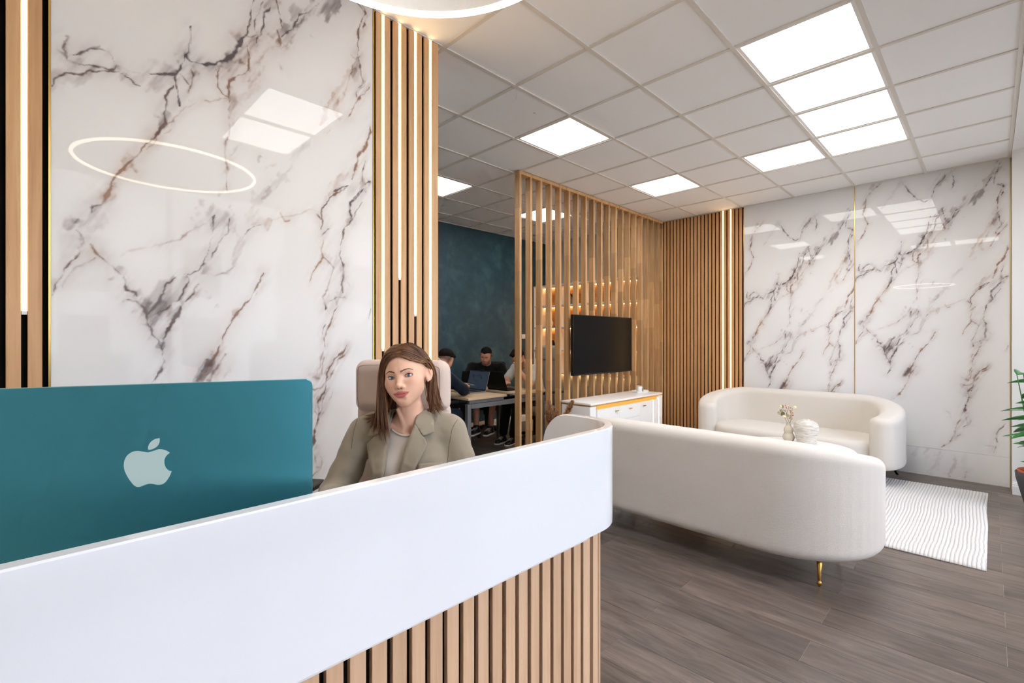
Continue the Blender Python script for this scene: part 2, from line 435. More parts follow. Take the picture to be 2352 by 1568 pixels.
def baseboard(name, a, b, axis, m='white_satin'):
    """stepped skirting; a,b corner points (x,y) of the room-side face bottom; axis = outward normal"""
    nx, ny = axis; prof = [(0,0),(.018,0),(.018,.075),(.014,.082),(.014,.092),(.009,.1),(.009,.108),(0,.112)]
    V = [(p[0]+nx*d, p[1]+ny*d, z) for p in (a, b) for d, z in prof]; n = len(prof)
    F = [(i, (i+1) % n, n+(i+1) % n, n+i) for i in range(n)] + [tuple(range(n)), tuple(range(2*n-1, n-1, -1))]
    return struct(mesh(name, V, F, m, org=(a[0], a[1], 0)))
baseboard('baseboard_right', (6.25, -1.7), (6.25, -.14), (-1, 0)); baseboard('baseboard_rear', (-1.2, YR), (6.5, YR), (0, -1)); baseboard('baseboard_back', (XW1+.022, 5.63), (XW1+.022, 3.42), (-1, 0))

# ---- marble-print cladding panels
VEINS = """6,1773 28,1807 60,1836 90,1855|26|.30|.15
2,1754 12,1784 37,1815 64,1820 87,1842 110,1847 144,1865 178,1884 208,1876 236,1860 252,1861|4|.55|.2
53,1885 76,1907 102,1927 126,1937 147,1943 164,1919 172,1904|3.5|.45|.1
123,1949 92,1920 64,1890|5|.35|.1
22,1890 34,1882 40,1863 53,1860 74,1864|6|.3|.2
37,1944 44,1943 37,1914 42,1890 40,1868|4|.4|.2
66,1859 110,1865 151,1875 164,1887 176,1905|4|.5|.15
178,1893 215,1879 252,1884 290,1899 330,1919 354,1938|24|.34|.15
176,1900 215,1907 244,1912|5|.25|.1
270,1911 310,1921 354,1938 378,1978 390,2008 392,2033|6|.72|0
398,2145 392,2083 392,2033|6|.55|0
392,2038 398,2020 408,2000|10|.5|0
392,2023 408,2000 434,2002 466,2013|6|.7|0
378,1963 400,1981 412,1994|20|.36|.1
412,1991 424,1981 408,1930 394,1880|12|.22|.4
346,1930 344,1891 354,1855 356,1812|4.5|.65|0
366,1943 390,1923 400,1911|3.5|.5|0
412,1976 419,1959 408,1915 394,1880 390,1849|4|.5|.3
334,1887 320,1862 318,1823 312,1782 318,1736 302,1712 283,1677|5|.6|.2
314,1793 310,1753 306,1742|12|.5|0
424,1856 382,1821 354,1777 322,1732|3.5|.3|.8
334,1726 314,1696|3|.25|.8
292,1680 278,1643 260,1618|4|.45|.9
302,1716 283,1677 252,1630 236,1598 215,1573 192,1535 178,1509 160,1472 151,1434 136,1414|5|.65|.7
226,1585 208,1562 192,1535|13|.5|.9
211,1549 219,1518|8|.35|1
164,1460 154,1430 136,1399|14|.3|.7
440,2002 466,2013 493,2026 524,2057 552,2095 576,2142 600,2190|8|.85|0
600,2190 620,2253 624,2309 635,2368|5|.6|.2
670,2386 664,2334 650,2294 640,2262 644,2232|4|.5|.1
630,2274 640,2246 654,2225|10|.2|.1
700,2363 682,2326 680,2270 670,2227 644,2188|5|.6|.1
600,2196 630,2201 664,2225|6|.5|.6
732,2428 730,2365 738,2324 744,2305|5|.7|.2
728,2420 716,2376 686,2333|16|.45|.2
1018,2572 944,2499 906,2469 872,2428 826,2377 804,2349|26|.42|.1
792,2321 770,2283 748,2245 738,2212|24|.36|.1
912,2501 872,2434 826,2395 804,2349 782,2311 738,2257|4|.55|.1
848,2400 814,2326 770,2249 738,2201|6|.3|.1
738,2212 706,2188 664,2121 644,2069 610,2028|9|.35|.6
730,2242 732,2221 712,2184|10|.5|.9
558,2081 606,2150 654,2198|20|.34|.6
576,2137 548,2078 520,2030|14|.4|.2
606,2150 614,2100 610,2055 576,2010 552,1979 540,1944 534,1899|5|.6|.6
520,1998 548,2030 572,2071|26|.32|.5
511,2016 500,1970 500,1939 516,1913 534,1904|4|.5|.6
534,1904 498,1884 466,1862 444,1860|4|.4|.7
534,1904 536,1848 538,1807 534,1742 530,1668 538,1623 536,1596 534,1523|5|.42|.4
548,1967 552,1937 544,1871 540,1828|12|.36|.3
654,2040 620,1967 580,1921 558,1871 548,1810|9|.25|.5
676,2152 624,2050 606,2016|6|.3|.6
724,2285 730,2248 738,2212|4|.45|.9
748,2133 760,2120|6|.25|.1
1144,2597 1158,2579 1136,2505 1122,2448 1120,2390 1126,2361 1120,2321|4.5|.6|.4
1130,2470 1120,2409|7|.4|.2
1120,2327 1110,2253 1100,2193|12|.62|.1
1122,2328 1136,2239 1150,2212 1116,2143 1122,2120|5|.6|.3
1164,2218 1130,2160|4|.5|.1
1184,2200 1144,2140 1102,2069 1062,2005|5|.5|.7
1100,2249 1062,2198 1030,2136 992,2067 962,2002 930,1920|10|.32|.9
992,2098 998,2033 1030,1970|9|.5|1
1090,2271 1070,2188 1030,2069|5|.3|.8
986,1920 968,1890|3|.25|.9
896,1850 848,1795 804,1731 782,1674 738,1613 700,1560 676,1515|10|.28|.1
586,1721 552,1674 540,1624|6|.25|.1
660,1703 654,1664|5|.3|.1
728,1683 680,1643|6|.15|.1
1174,1991 1184,1949 1170,1881 1122,1810 1096,1734 1082,1706|7|.55|.6
1158,1820 1140,1732 1144,1702|4|.5|.2
1140,1732 1146,1702 1122,1659|12|.55|.3
1184,1718 1150,1697|4|.5|0
1122,1659 1090,1620 1076,1599|5|.6|0
1062,1732 1030,1687 992,1636 974,1591|10|.36|.6
1062,1670 1024,1637 992,1612|5|.6|0
161,1451 136,1408 126,1388|6|.55|.7
126,1388 106,1352 89,1317 76,1292|9|.72|0
126,1392 106,1379 98,1355|6|.45|.1
136,1362 112,1317 86,1285|12|.3|.3
42,1287 62,1308 78,1320|16|.36|.2
55,1338 58,1312|8|.2|.1
66,1291 76,1265 70,1238 74,1216 66,1184|6|.62|.5
66,1184 46,1150 36,1127 22,1100 10,1072 2,1050|5|.48|.3
30,1113 20,1086|12|.25|.3
89,1245 102,1224 112,1208|6|.5|.7
108,1198 92,1173 58,1129 39,1101 34,1079|5|.32|.4
112,1208 144,1184 158,1162 180,1146 190,1109 206,1087 225,1079 233,1061|4.5|.5|.2
161,1163 180,1155 198,1134 198,1110|13|.32|.2
188,1109 202,1087|6|.65|0
202,1044 228,1041 250,1014 262,990 266,951 278,913 298,893 304,869|5|.55|.1
228,1046 244,1028 258,1014|18|.34|.2
270,971 290,1025 322,1066 364,1109 376,1135|40|.46|.1
274,990 298,1025|20|.3|.1
266,985 290,1035 318,1105 364,1149 384,1151 424,1170 446,1204 464,1258|5|.55|.1
384,1151 392,1116 372,1074 334,1027 290,986|5|.5|.1
270,951 290,937 306,903|20|.22|.2
364,1019 347,978 326,938 310,903 304,869 308,829 300,785 280,733|6|.65|.1
298,893 306,864|11|.55|0
432,1115 406,1072 384,1050|5|.45|.2
168,1201 213,1230 278,1255 318,1271|5|.2|.6
318,1271 360,1294 406,1329 464,1367|6|.36|.5
415,1333 464,1362|18|.25|.3
442,1203 454,1179 458,1153|12|.35|.1
473,809 436,764 419,724|10|.7|0
468,778 442,722|14|.5|.3
674,1190 654,1132 624,1075 594,1034 564,995 540,952 522,914 512,882 489,830 466,778 438,728|5|.62|.5
674,1190 660,1149|8|.25|.5
584,1023 560,990|13|.45|.9
522,893 503,845 489,830|15|.5|.8
498,808 484,761 466,736|26|.3|.8
484,814 466,768 452,747|12|.6|0
654,1104 644,1076 624,1063|4|.35|.5
480,1349 503,1390 526,1410 544,1397|30|.34|.1
466,1222 489,1261 512,1322 536,1353 544,1413|5|.5|0
494,1420 489,1371 475,1312 466,1268|4|.5|0
512,1344 508,1316|12|.25|.1
536,1353 564,1357 584,1328 578,1262 566,1206|12|.27|.1
566,1206 526,1165 484,1150 466,1159|6|.36|.1
594,1335 618,1377 644,1392 670,1402|5|.62|.1
629,1401 660,1406 712,1429|14|.36|.8
712,1429 756,1451 824,1478 876,1509 906,1503|4|.28|.7
702,1572 670,1531 648,1488 629,1439 618,1388|12|.26|.2
750,1473 766,1436 790,1446|4|.4|1
1052,1651 1006,1609 968,1564 936,1509 930,1459 924,1421|5|.58|.3
956,1580 930,1526|10|.2|.6
906,1491 924,1470|6|.5|.5
968,1434 944,1412 922,1378|7|.45|.2
944,1381 930,1319 936,1283 912,1243 883,1168|5|.42|.8
924,1293 950,1266 968,1256|14|.26|.2
936,1283 974,1256 994,1246 980,1201 956,1150 936,1106 946,1039|4.5|.36|.2
946,1076 946,1039|6|.5|.3
1142,1670 1106,1631 1072,1585 1070,1546 1080,1510|6|.6|0
1134,1598 1092,1519 1060,1462 1036,1414 1016,1361 1012,1304 1036,1269 1040,1244|5|.5|.2
1072,1547 1080,1510 1060,1468|9|.3|.4
994,1246 1012,1279 1046,1233 1046,1195|10|.22|.1
1040,1270 1046,1207 1032,1168 1040,1131|7|.4|.2
1066,1190 1076,1165|4|.4|.2
1032,1131 1006,1091 994,1066|14|.55|.2
968,1080 1006,1098 1046,1109|5|.5|.1
1000,1060 980,1003 962,941 944,898 950,861|5|.6|.4
994,991 968,960 956,916|9|.5|.7
946,965 930,916|4|.45|.1
950,837 936,794 930,758 900,723|5|.25|.5
1066,866 1032,823 994,774 962,726 950,684|6|.5|.5
1000,774 980,719|8|.25|.3
894,723 924,716|8|.3|.4
1190,1049 1176,996|5|.4|.2
946,831 938,793|8|.25|.4
881,729 908,727 932,702|10|.25|.4
1058,853 1022,805 986,762 962,724 952,691 946,653 922,622 892,596|6|.55|.3
976,743 966,710 952,687|10|.35|.2
972,654 946,644 908,604|10|.55|.1
922,622 904,595 910,580 914,547 904,510 896,478 902,439 898,402 890,380|6|.55|.2
918,561 908,524|14|.35|.3
992,635 972,603 952,581|4|.35|.2
890,371 898,322 908,296 928,288|5|.42|.4
930,285 914,272 890,251|5|.42|.4
922,341 930,307 928,288|4|.35|.4
896,393 914,376|14|.3|.2
210,2806 174,2760 115,2681 92,2575 70,2488 115,2388 85,2282 17,2182|7|.55|.6
167,2807 152,2746|14|.5|.4
92,2631 77,2523|10|.4|.6
394,2781 318,2639 232,2530|9|.16|.1
401,2771 456,2680 523,2578 589,2530 635,2547|6|.5|.1
804,2795 755,2765 717,2707 667,2633 641,2537|7|.5|.1
792,2789 730,2720 679,2648|22|.34|.1
804,2795 817,2684 792,2606|5|.55|.1
1142,2798 1098,2714 1041,2615 972,2518 901,2434|24|.42|.1
1142,2814 1120,2724 1075,2655 1030,2570|5|.5|.1
1131,2753 1109,2663 1098,2586|6|.4|.1
1120,2597 1165,2563 1148,2480|5|.5|.2
954,806 933,726|4|.35|.4
1071,849 1030,790 975,709 918,667 875,664|6|.45|.6
861,673 890,635|16|.3|.3
883,575 911,548 940,619|5|.55|.1
911,548 904,469 890,408 854,315 832,253 803,159 766,84 728,8|7|.42|.5
875,318 839,214 788,97|16|.2|.6
743,403 773,366 795,288|6|.22|.3
861,177 825,152|6|.45|.1
1185,317 1132,253 1105,173 1112,117 1092,37|7|.5|.2
1030,85 1092,85|6|.25|.4
523,838 486,773 462,699 429,602 405,537 347,479|8|.5|.5"""
def marble_cols(P2, base=(.82,.805,.795)):
    P3 = np.concatenate([P2, np.zeros((len(P2), 1))], 1)
    wx = fbm(P3, 9, 4, 3)*.010 + fbm(P3, 60, 2, 5)*.0035; wy = fbm(P3, 9, 4, 31)*.010 + fbm(P3, 60, 2, 9)*.0035
    Q = P2 + np.stack([wx, wy], 1)
    st1 = fbm(np.stack([P2[:,0]*.87 - P2[:,1]*.5, (P2[:,0]*.5 + P2[:,1]*.87)*.22, 0*P2[:,0]], 1), 55, 3, 71)
    n2 = fbm(P3, 26, 3, 77)
    base = np.array(base)
    cloud = fbm(P3, 1.7, 3, 41)
    C = base[None, :]*(1 + .018*cloud[:, None]); grey = np.array((.105,.085,.092)); brown = np.array((.33,.185,.115))
    A = np.zeros(len(P2)); BR = np.zeros(len(P2))
    for ln in VEINS.strip().splitlines():
        pts, wd, sg, br = ln.split('|'); pts = np.array([tuple(map(float, p.split(','))) for p in pts.split()])/1000
        wd = float(wd)/1000*1.15; sg = min(.95, float(sg)*1.35); br = float(br); wide = wd > .0095; wd *= (1.5 if wide else 1.35)
        pad = wd*3.5 + .03; lo = pts.min(0) - pad; hi = pts.max(0) + pad
        k = np.where((Q[:,0] > lo[0]) & (Q[:,0] < hi[0]) & (Q[:,1] > lo[1]) & (Q[:,1] < hi[1]))[0]
        if not len(k): continue
        q = Q[k]; d = np.full(len(k), 9.); tt = np.zeros(len(k)); nseg = len(pts)-1
        for s_ in range(nseg):
            a, b = pts[s_], pts[s_+1]; t = np.clip(((q-a) @ (b-a))/((b-a) @ (b-a) + 1e-9), 0, 1)
            e = np.hypot(*(q - a - t[:, None]*(b-a)).T); m_ = e < d; d = np.where(m_, e, d); tt = np.where(m_, (s_+t)/nseg, tt)
        taper = np.clip(np.minimum(tt, 1-tt)*5 + .45, 0, 1)
        ww = wd*(.75 + .55*np.clip(n2[k]*.8, -.9, 1))*taper
        if wide:
            a_ = sg*.9*np.clip(1.5 - d/ww*1.15 + .6*st1[k] + .35*n2[k], 0, 1)*np.clip(.78 + .5*st1[k], .25, 1.3) + .18*sg*np.exp(-(d/(2.4*wd))**2); a_ = np.minimum(a_, .45 + .14*st1[k])
        else:
            a_ = sg*1.15*np.exp(-(d/(ww*.62))**2)*np.clip(.85 + .5*n2[k], .3, 1.25) + .30*sg*np.clip(.7+.6*st1[k],.1,1.4)*np.exp(-(d/(3.6*wd))**2)
        a_ = np.clip(a_, 0, .93); new = 1 - (1-A[k])*(1-a_)
        BR[k] = np.where(new > 1e-4, (BR[k]*A[k] + br*(new-A[k]))/np.maximum(new, 1e-4), 0); A[k] = new
    br = np.clip(BR*1.15 + .25*n2*BR, 0, 1)[:, None]
    vc = grey*(1-br) + brown*br; soft = np.array((.46,.405,.405))*(1-br) + np.array((.56,.42,.345))*br
    A = A[:, None]; tint = soft + (vc-soft)*np.clip((A-.5)/.42, 0, 1)**1.2
    return np.clip(C*(1-A) + tint*A, 0, 1)
def marble(name, o, u, W, z0, z1, q0, step, nrm, parent):
    """panel front face starting at o, running along unit u; q = z - q0 is the height inside the printed pattern"""
    nx = int(W/step); nz = int((z1-z0)/step); X, Z = np.meshgrid(np.linspace(0, W, nx+1), np.linspace(z0, z1, nz+1), indexing='ij')
    X = X.ravel(); Z = Z.ravel(); V = np.array(o)[None, :] + X[:, None]*np.array(u)[None, :]; V[:, 2] = Z
    I = np.arange((nx+1)*(nz+1)).reshape(nx+1, nz+1); F = np.stack([I[:-1,:-1], I[1:,:-1], I[1:,1:], I[:-1,1:]], -1).reshape(-1, 4)
    fn = np.cross(V[F[0,1]]-V[F[0,0]], V[F[0,3]]-V[F[0,0]])
    if fn @ np.array(nrm) < 0: F = F[:, ::-1]
    Cc = marble_cols(np.stack([X, Z-q0], 1))
    # edges and back give the sheet its thickness
    k = len(V); c4 = [I[0,0], I[-1,0], I[-1,-1], I[0,-1]]; Vb = V[c4] - np.array(nrm)*.012; V = np.vstack([V, Vb])
    rim = [I[:,0].tolist(), I[-1,:].tolist(), I[::-1,-1].tolist(), I[0,::-1].tolist()]
    Fx = [tuple(rim[s_]) + (k+(s_+1) % 4, k+s_) for s_ in range(4)] + [(k, k+1, k+2, k+3)]
    ob = mesh(name, V, F.tolist() + Fx, 'marble', parent, org=((o[0]+u[0]*W/2), (o[1]+u[1]*W/2), z0))
    setcol(ob, np.vstack([Cc, Cc[c4]])); return ob
wall_marble = struct(empty('wall_marble', (.65, YL, 0))); wall_marble_b = struct(empty('wall_marble_back', (XW1, 1.0, 0)))
marble('marble_panel', (.0485, YL, 0), (1,0,0), 1.199, .495, CEIL, .495, .0036, (0,-1,0), wall_marble)
marble('marble_panel', (.0485, YL, 0), (1,0,0), 1.199, 0, .4935, -.6, .03, (0,-1,0), wall_marble)
marble('marble_panel', (XW1, 1.070, 0), (0,-1,0), 1.200, .2815, CEIL, .28, .0062, (-1,0,0), wall_marble_b)
marble('marble_panel', (XW1, 2.252, 0), (0,-1,0), 1.176, .2815, CEIL, .054, .0062, (-1,0,0), wall_marble_b)
def strip_cols():
    global VEINS
    keep = VEINS
    VEINS = '\n'.join('%s|%s|%s|%s' % (' '.join('%d,%d' % (round((1.07-y)*1000), round(z*1000)) for y, z in p), w_, s_, b_) for p, w_, s_, b_ in (
        ([(.248,.223),(.263,.141),(.3,.044),(.285,.0)], 9, .5, .1), ([(.36,.255),(.398,.096),(.429,.0)], 14, .26, .1), ([(.172,.089),(.172,.02)], 7, .4, .1),
        ([(.546,.286),(.562,.18)], 12, .2, .1), ([(.452,.281),(.475,.143)], 12, .22, .1), ([(.17,.27),(.19,.1)], 20, .12, .1), ([(.8,.28),(.86,.1),(.84,0)], 9, .45, .3)))
    marble('marble_panel', (XW1, 1.070, 0), (0,-1,0), 1.200, 0, .280, 0, .009, (-1,0,0), wall_marble_b)
    marble('marble_panel', (XW1, 2.252, 0), (0,-1,0), 1.176, 0, .280, 0, .02, (-1,0,0), wall_marble_b)
    VEINS = keep
strip_cols()
for x in (.0425, 1.2485): box('gold_trim', (x, YL-.004, 0), (x+.0055, YL+.02, CEIL), 'gold', wall_marble)
for y in (1.0705, -.137): box('gold_trim', (XW1-.005, y, 0), (XW1+.02, y+.006, CEIL), 'gold', wall_marble_b)
box('gold_trim', (XW1-.005, 2.2525, 0), (XW1+.02, 2.2565, CEIL), 'gold', wall_marble_b)

# ---- oak slat panels with warm LED profiles between the slats
def slat_panel(name, label, starts, face, axis, leds, m, sgn, back, group='oak slat wall panels', wid=.035, gap=.015, z1=None):
    """axis 0: slats along x on a wall facing -y; axis 1: slats along y on a wall facing -x"""
    z1 = z1 or CEIL - .004
    def pt(s_, d, z): return (s_, face + d, z) if axis == 0 else (face + d, s_, z)
    base = pt(starts[0], 0, 0); t = thing(name, label, 'wall panel', base, group); first = None
    lo, hi = min(starts) + back[0], max(starts) + wid + back[1]
    a, b = pt(lo, .012, 0), pt(hi, .021, z1); box('felt_backing', np.minimum(a, b), np.maximum(a, b), 'black_felt', t)
    for s_ in starts:
        c = pt(s_ + wid/2, 0, 0)
        if first is None: first = box('slat', pt(s_, 0, .001), pt(s_+wid, .012, z1), m, t, org=c); bevel(first, .0012, 1)
        else: inst(first, c, t)
    for s_, zb in leds:
        zt = z1 - .002
        a, b = pt(s_+.001, .001, zb), pt(s_+gap-.001, .0115, zt); o = box('led_strip', np.minimum(a, b), np.maximum(a, b), 'led_warm', t); o['label'] = 'glowing warm LED strip'
        a, b = pt(s_+.001, .001, zb-.012), pt(s_+gap-.001, .0115, zb); box('led_end_cap', np.minimum(a, b), np.maximum(a, b), 'white_satin', t)
    return t
s0 = [-.0573 + .05*k for k in (-24, -23)]
slat_panel('slat_panel', 'oak slats with one LED strip at the left edge behind the teal monitor', [-.0573-.05*k for k in range(8, -1, -1)] + [-.0073], YL-.002, 0, [(-.0223, 1.487), (-.1223, 1.75), (-.2223, 1.3)], 'oak_slat', 1, (0, .015))
slat_panel('slat_panel', 'oak slats with four LED strips on the pillar behind the woman', [1.265+.05*k for k in range(8)], YL-.002, 0, [(1.30, 1.343), (1.40, 1.726), (1.50, 1.533), (1.60, 1.15)], 'oak_slat', 1, (-.011, 0))
yb = [2.2745 + .05*k for k in range(22)]
slat_panel('slat_panel', 'narrow oak slats with two LED strips on the back wall beside the marble', yb, XW1-.004, 1, [(yb[2]+.035, .02), (yb[4]+.035, .02)], 'oak_back', 1, (-.0175, .018))
box('end_board', (1.6505, YL+.0, 0), (1.662, YL+.14, CEIL-.004), 'oak_slat', wall_left)

# ---- LED ceiling panels
def ceil_light(i, j, label):
    x, y = GX + (i+.5)*T6, GY + (j+.5)*T6; t = thing('ceiling_light', label, 'ceiling light', (x, y, CEIL), 'square LED ceiling panels')
    h = .29; o, n_ = h, h-.022
    V = [(x+sx*q, y+sy*q, z) for q, z in ((o, CEIL+.004), (n_, CEIL+.004), (n_, CEIL+.02), (o, CEIL+.02)) for sx, sy in ((-1,-1),(1,-1),(1,1),(-1,1))]
    F = []
    for a in range(4):
        for s_ in range(4): F.append((a*4+s_, ((a+1) % 4)*4+s_, ((a+1) % 4)*4+(s_+1) % 4, a*4+(s_+1) % 4))
    mesh('frame', V, F, 'white_satin', t); q = n_
    mesh('diffuser', [(x-q,y-q,CEIL+.009),(x-q,y+q,CEIL+.009),(x+q,y+q,CEIL+.009),(x+q,y-q,CEIL+.009)], [(0,1,2,3)], 'led_panel', t)
LN = {(0,0): 'nearest and largest of the four lit panels in the row at right', (1,0): 'second of the four lit ceiling panels in the row at right', (2,0): 'third of the four lit ceiling panels in the row at right',
      (3,0): 'farthest of the four lit ceiling panels in the row at right', (3,1): 'lit ceiling panel just left of the far end of the row of four', (0,3): 'lit ceiling panel above the front end of the slat partition',
      (3,3): 'lit ceiling panel nearest the oak slatted back wall', (0,6): 'lit ceiling panel in the work room beside the slat pillar', (3,6): 'lit ceiling panel seen through the slat partition',
      (-3,0): 'lit ceiling panel above the desk, seen only as upper reflection in the marble', (-3,-1): 'lit ceiling panel near the window, lower reflection in the left marble',
      (-3,3): 'lit ceiling panel hidden behind the marble wall near the desk', (-3,6): 'lit ceiling panel hidden behind the marble wall by the rear wall'}
for ij in LIGHTS: ceil_light(*ij, LN[ij])

# ---- ring pendant over the desk
def ring_lamp():
    c = np.array((.611, .939, 2.445)); Rr = .4545
    t = thing('ring_pendant', 'slim white LED ring pendant lamp hanging over the reception desk', 'pendant lamp', (c[0], c[1], c[2]))
    n = 96; prof = [(-.008,.001), (.008,.001), (.008,.045), (-.008,.045)]
    V = []; F = []
    for k in range(n):
        a = 2*math.pi*k/n
        for dr, dz in prof: V.append((c[0]+(Rr+dr)*math.cos(a), c[1]+(Rr+dr)*math.sin(a), c[2]+dz))
    for k in range(n):
        for s_ in range(4): F.append((k*4+s_, ((k+1) % n)*4+s_, ((k+1) % n)*4+(s_+1) % 4, k*4+(s_+1) % 4))
    mesh('ring_housing', V, [f[::-1] for f in F], 'white_satin', t)
    V = []; F = []; prof = [(-.0085,-.009), (.0085,-.009), (.0085,.0005), (-.0085,.0005)]
    for k in range(n):
        a = 2*math.pi*k/n
        for dr, dz in prof: V.append((c[0]+(Rr+dr)*math.cos(a), c[1]+(Rr+dr)*math.sin(a), c[2]+dz))
    for k in range(n):
        for s_ in range(4): F.append((k*4+s_, ((k+1) % n)*4+s_, ((k+1) % n)*4+(s_+1) % 4, k*4+(s_+1) % 4))
    mesh('led_diffuser', V, [f[::-1] for f in F], 'led_ring', t)
    for k in range(3):
        a = 2*math.pi*(k+.15)/3; p = (c[0]+Rr*math.cos(a), c[1]+Rr*math.sin(a), c[2]+.045)
        mesh('suspension_wire', *tube([p, (c[0]+.03*math.cos(a), c[1]+.03*math.sin(a), CEIL-.02)], .0012, 5), 'chrome', t)
    mesh('ceiling_rose', *lathe([(.06,-.03),(.06,-.004),(.055,-.002)], (c[0],c[1],CEIL), 28), 'white_satin', t)
ring_lamp()

# ---- street outside the shop window
struct(box('pavement', (-12, -22, -.2), (18, YF-.21, -.06), mat('paving', (150,148,144), .8) and 'paving', org=(0,-10,-.06)))
tb = thing('street_building', 'pale rendered building across the street outside the window', 'building', (-5, -15, -.06))
box('facade', (-14, -19, -.06), (13, -14, 6.2), mat('render_wall', (188,188,188), .8) and 'render_wall', tb)
wp = None
for i in range(8):
    for j in range(2):
        x, z = -10.5 + 2.9*i, .5 + 2.3*j
        if wp is None:
            wp = box('window', (x-.55, -14.02, z), (x+.55, -13.98, z+1.6), 'black_plastic', tb, org=(x, -14, z))
        else: inst(wp, (x, -14, z), tb)

# ================================================================== RECEPTION DESK
def desk():
    t = thing('reception_desk', 'long white gloss reception desk with rounded end and oak slat base', 'desk', (.6, 1.1, 0))
    b, cx, cy, Rr, th = .90, 1.32, 1.11, .21, .030; z0, z1 = .765, 1.096; ye, er = 1.313, .132; xl = -.95
    path = [(xl + (cx-xl)*k/10, b, 0, -1) for k in range(11)]
    for k in range(1, 25): a = -math.pi/2 + math.pi/2*k/24; path.append((cx + Rr*math.cos(a), cy + Rr*math.sin(a), math.cos(a), math.sin(a)))
    ys = [cy + .02*k for k in range(1, 4)] + [ye - er + er*math.sin(math.pi/2*k/14) for k in range(15)]
    for y in ys: path.append((cx + Rr, y, 1, 0))
    def ztop(x, y): return z1 if y <= ye-er else z1 - er + math.sqrt(max(0, er*er - (y-(ye-er))**2))
    sec = 4; V = []; bv = .003
    for x, y, nx, ny in path:
        zt = ztop(x, y)
        for d, z in ((0, z0), (0, zt-bv), (-bv, zt), (-th+bv, zt), (-th, zt-bv), (-th, z0)): V.append((x+nx*d, y+ny*d, z))
    n = 6; m = len(path); F = [(k*n+i, k*n+(i+1) % n, (k+1)*n+(i+1) % n, (k+1)*n+i) for k in range(m-1) for i in range(n)]
    F += [tuple(range(n)), tuple((m-1)*n+i for i in range(n-1, -1, -1))]
    o = mesh('fascia', V, [f[::-1] for f in F], 'white_gloss', t, smooth=True); autosm(o, 30)
    # underside lip closing the overhang, dark backing, slats
    so = .043; sr = Rr - so
    def off(d):
        q = [(xl, b+d), (cx, b+d)]
        for k in range(1, 13): a = -math.pi/2 + math.pi/2*k/12; q.append((cx + (Rr-d)*math.cos(a), cy + (Rr-d)*math.sin(a)))
        q.append((cx + Rr - d, ye-.01)); return q
    po, pi = off(.031), off(.10); V, F = prism(po + pi[::-1], z0, z0+.018); mesh('under_panel', V, F, 'white_satin', t)
    po, pi = off(so+.014), off(so+.03); V, F = prism(po + pi[::-1], 0, z0); mesh('slat_backing', V, F, 'black_felt', t)
    first = None; x = 1.2265
    while x > -.9:
        c = (x+.018, b+so, 0)
        if first is None: first = box('slat', (x, b+so, .002), (x+.0365, b+so+.014, z0-.001), 'oak_desk', t, org=c); bevel(first, .001, 1)
        else: inst(first, c, t)
        x -= .0505
    s_ = 1.2265 + .0505
    straight = cx - s_; inst(first, (s_+.018, b+so, 0), t)
    ang0 = (.0505 - straight)/sr + .13
    for k in range(5):
        a = -math.pi/2 + ang0 + k*.0505/sr
        if a > .02: break
        inst(first, (cx + sr*math.cos(a), cy + sr*math.sin(a), 0), t, rotz=a + math.pi/2)
    for k in range(3): inst(first, (cx + sr, cy + .03 + .0505*k, 0), t, rotz=math.pi/2)
    box('worktop', (xl+.02, b+th+.004, .735), (cx-.03, 1.285, .76), 'white_satin', t, bev=.004)
    box('plinth', (xl+.02, b+.08, 0), (cx, b+.1, .735), 'white_satin', t)
    box('side_panel', (xl, b+.1, 0), (xl+.02, 1.36, .76), 'white_satin', t)
desk()

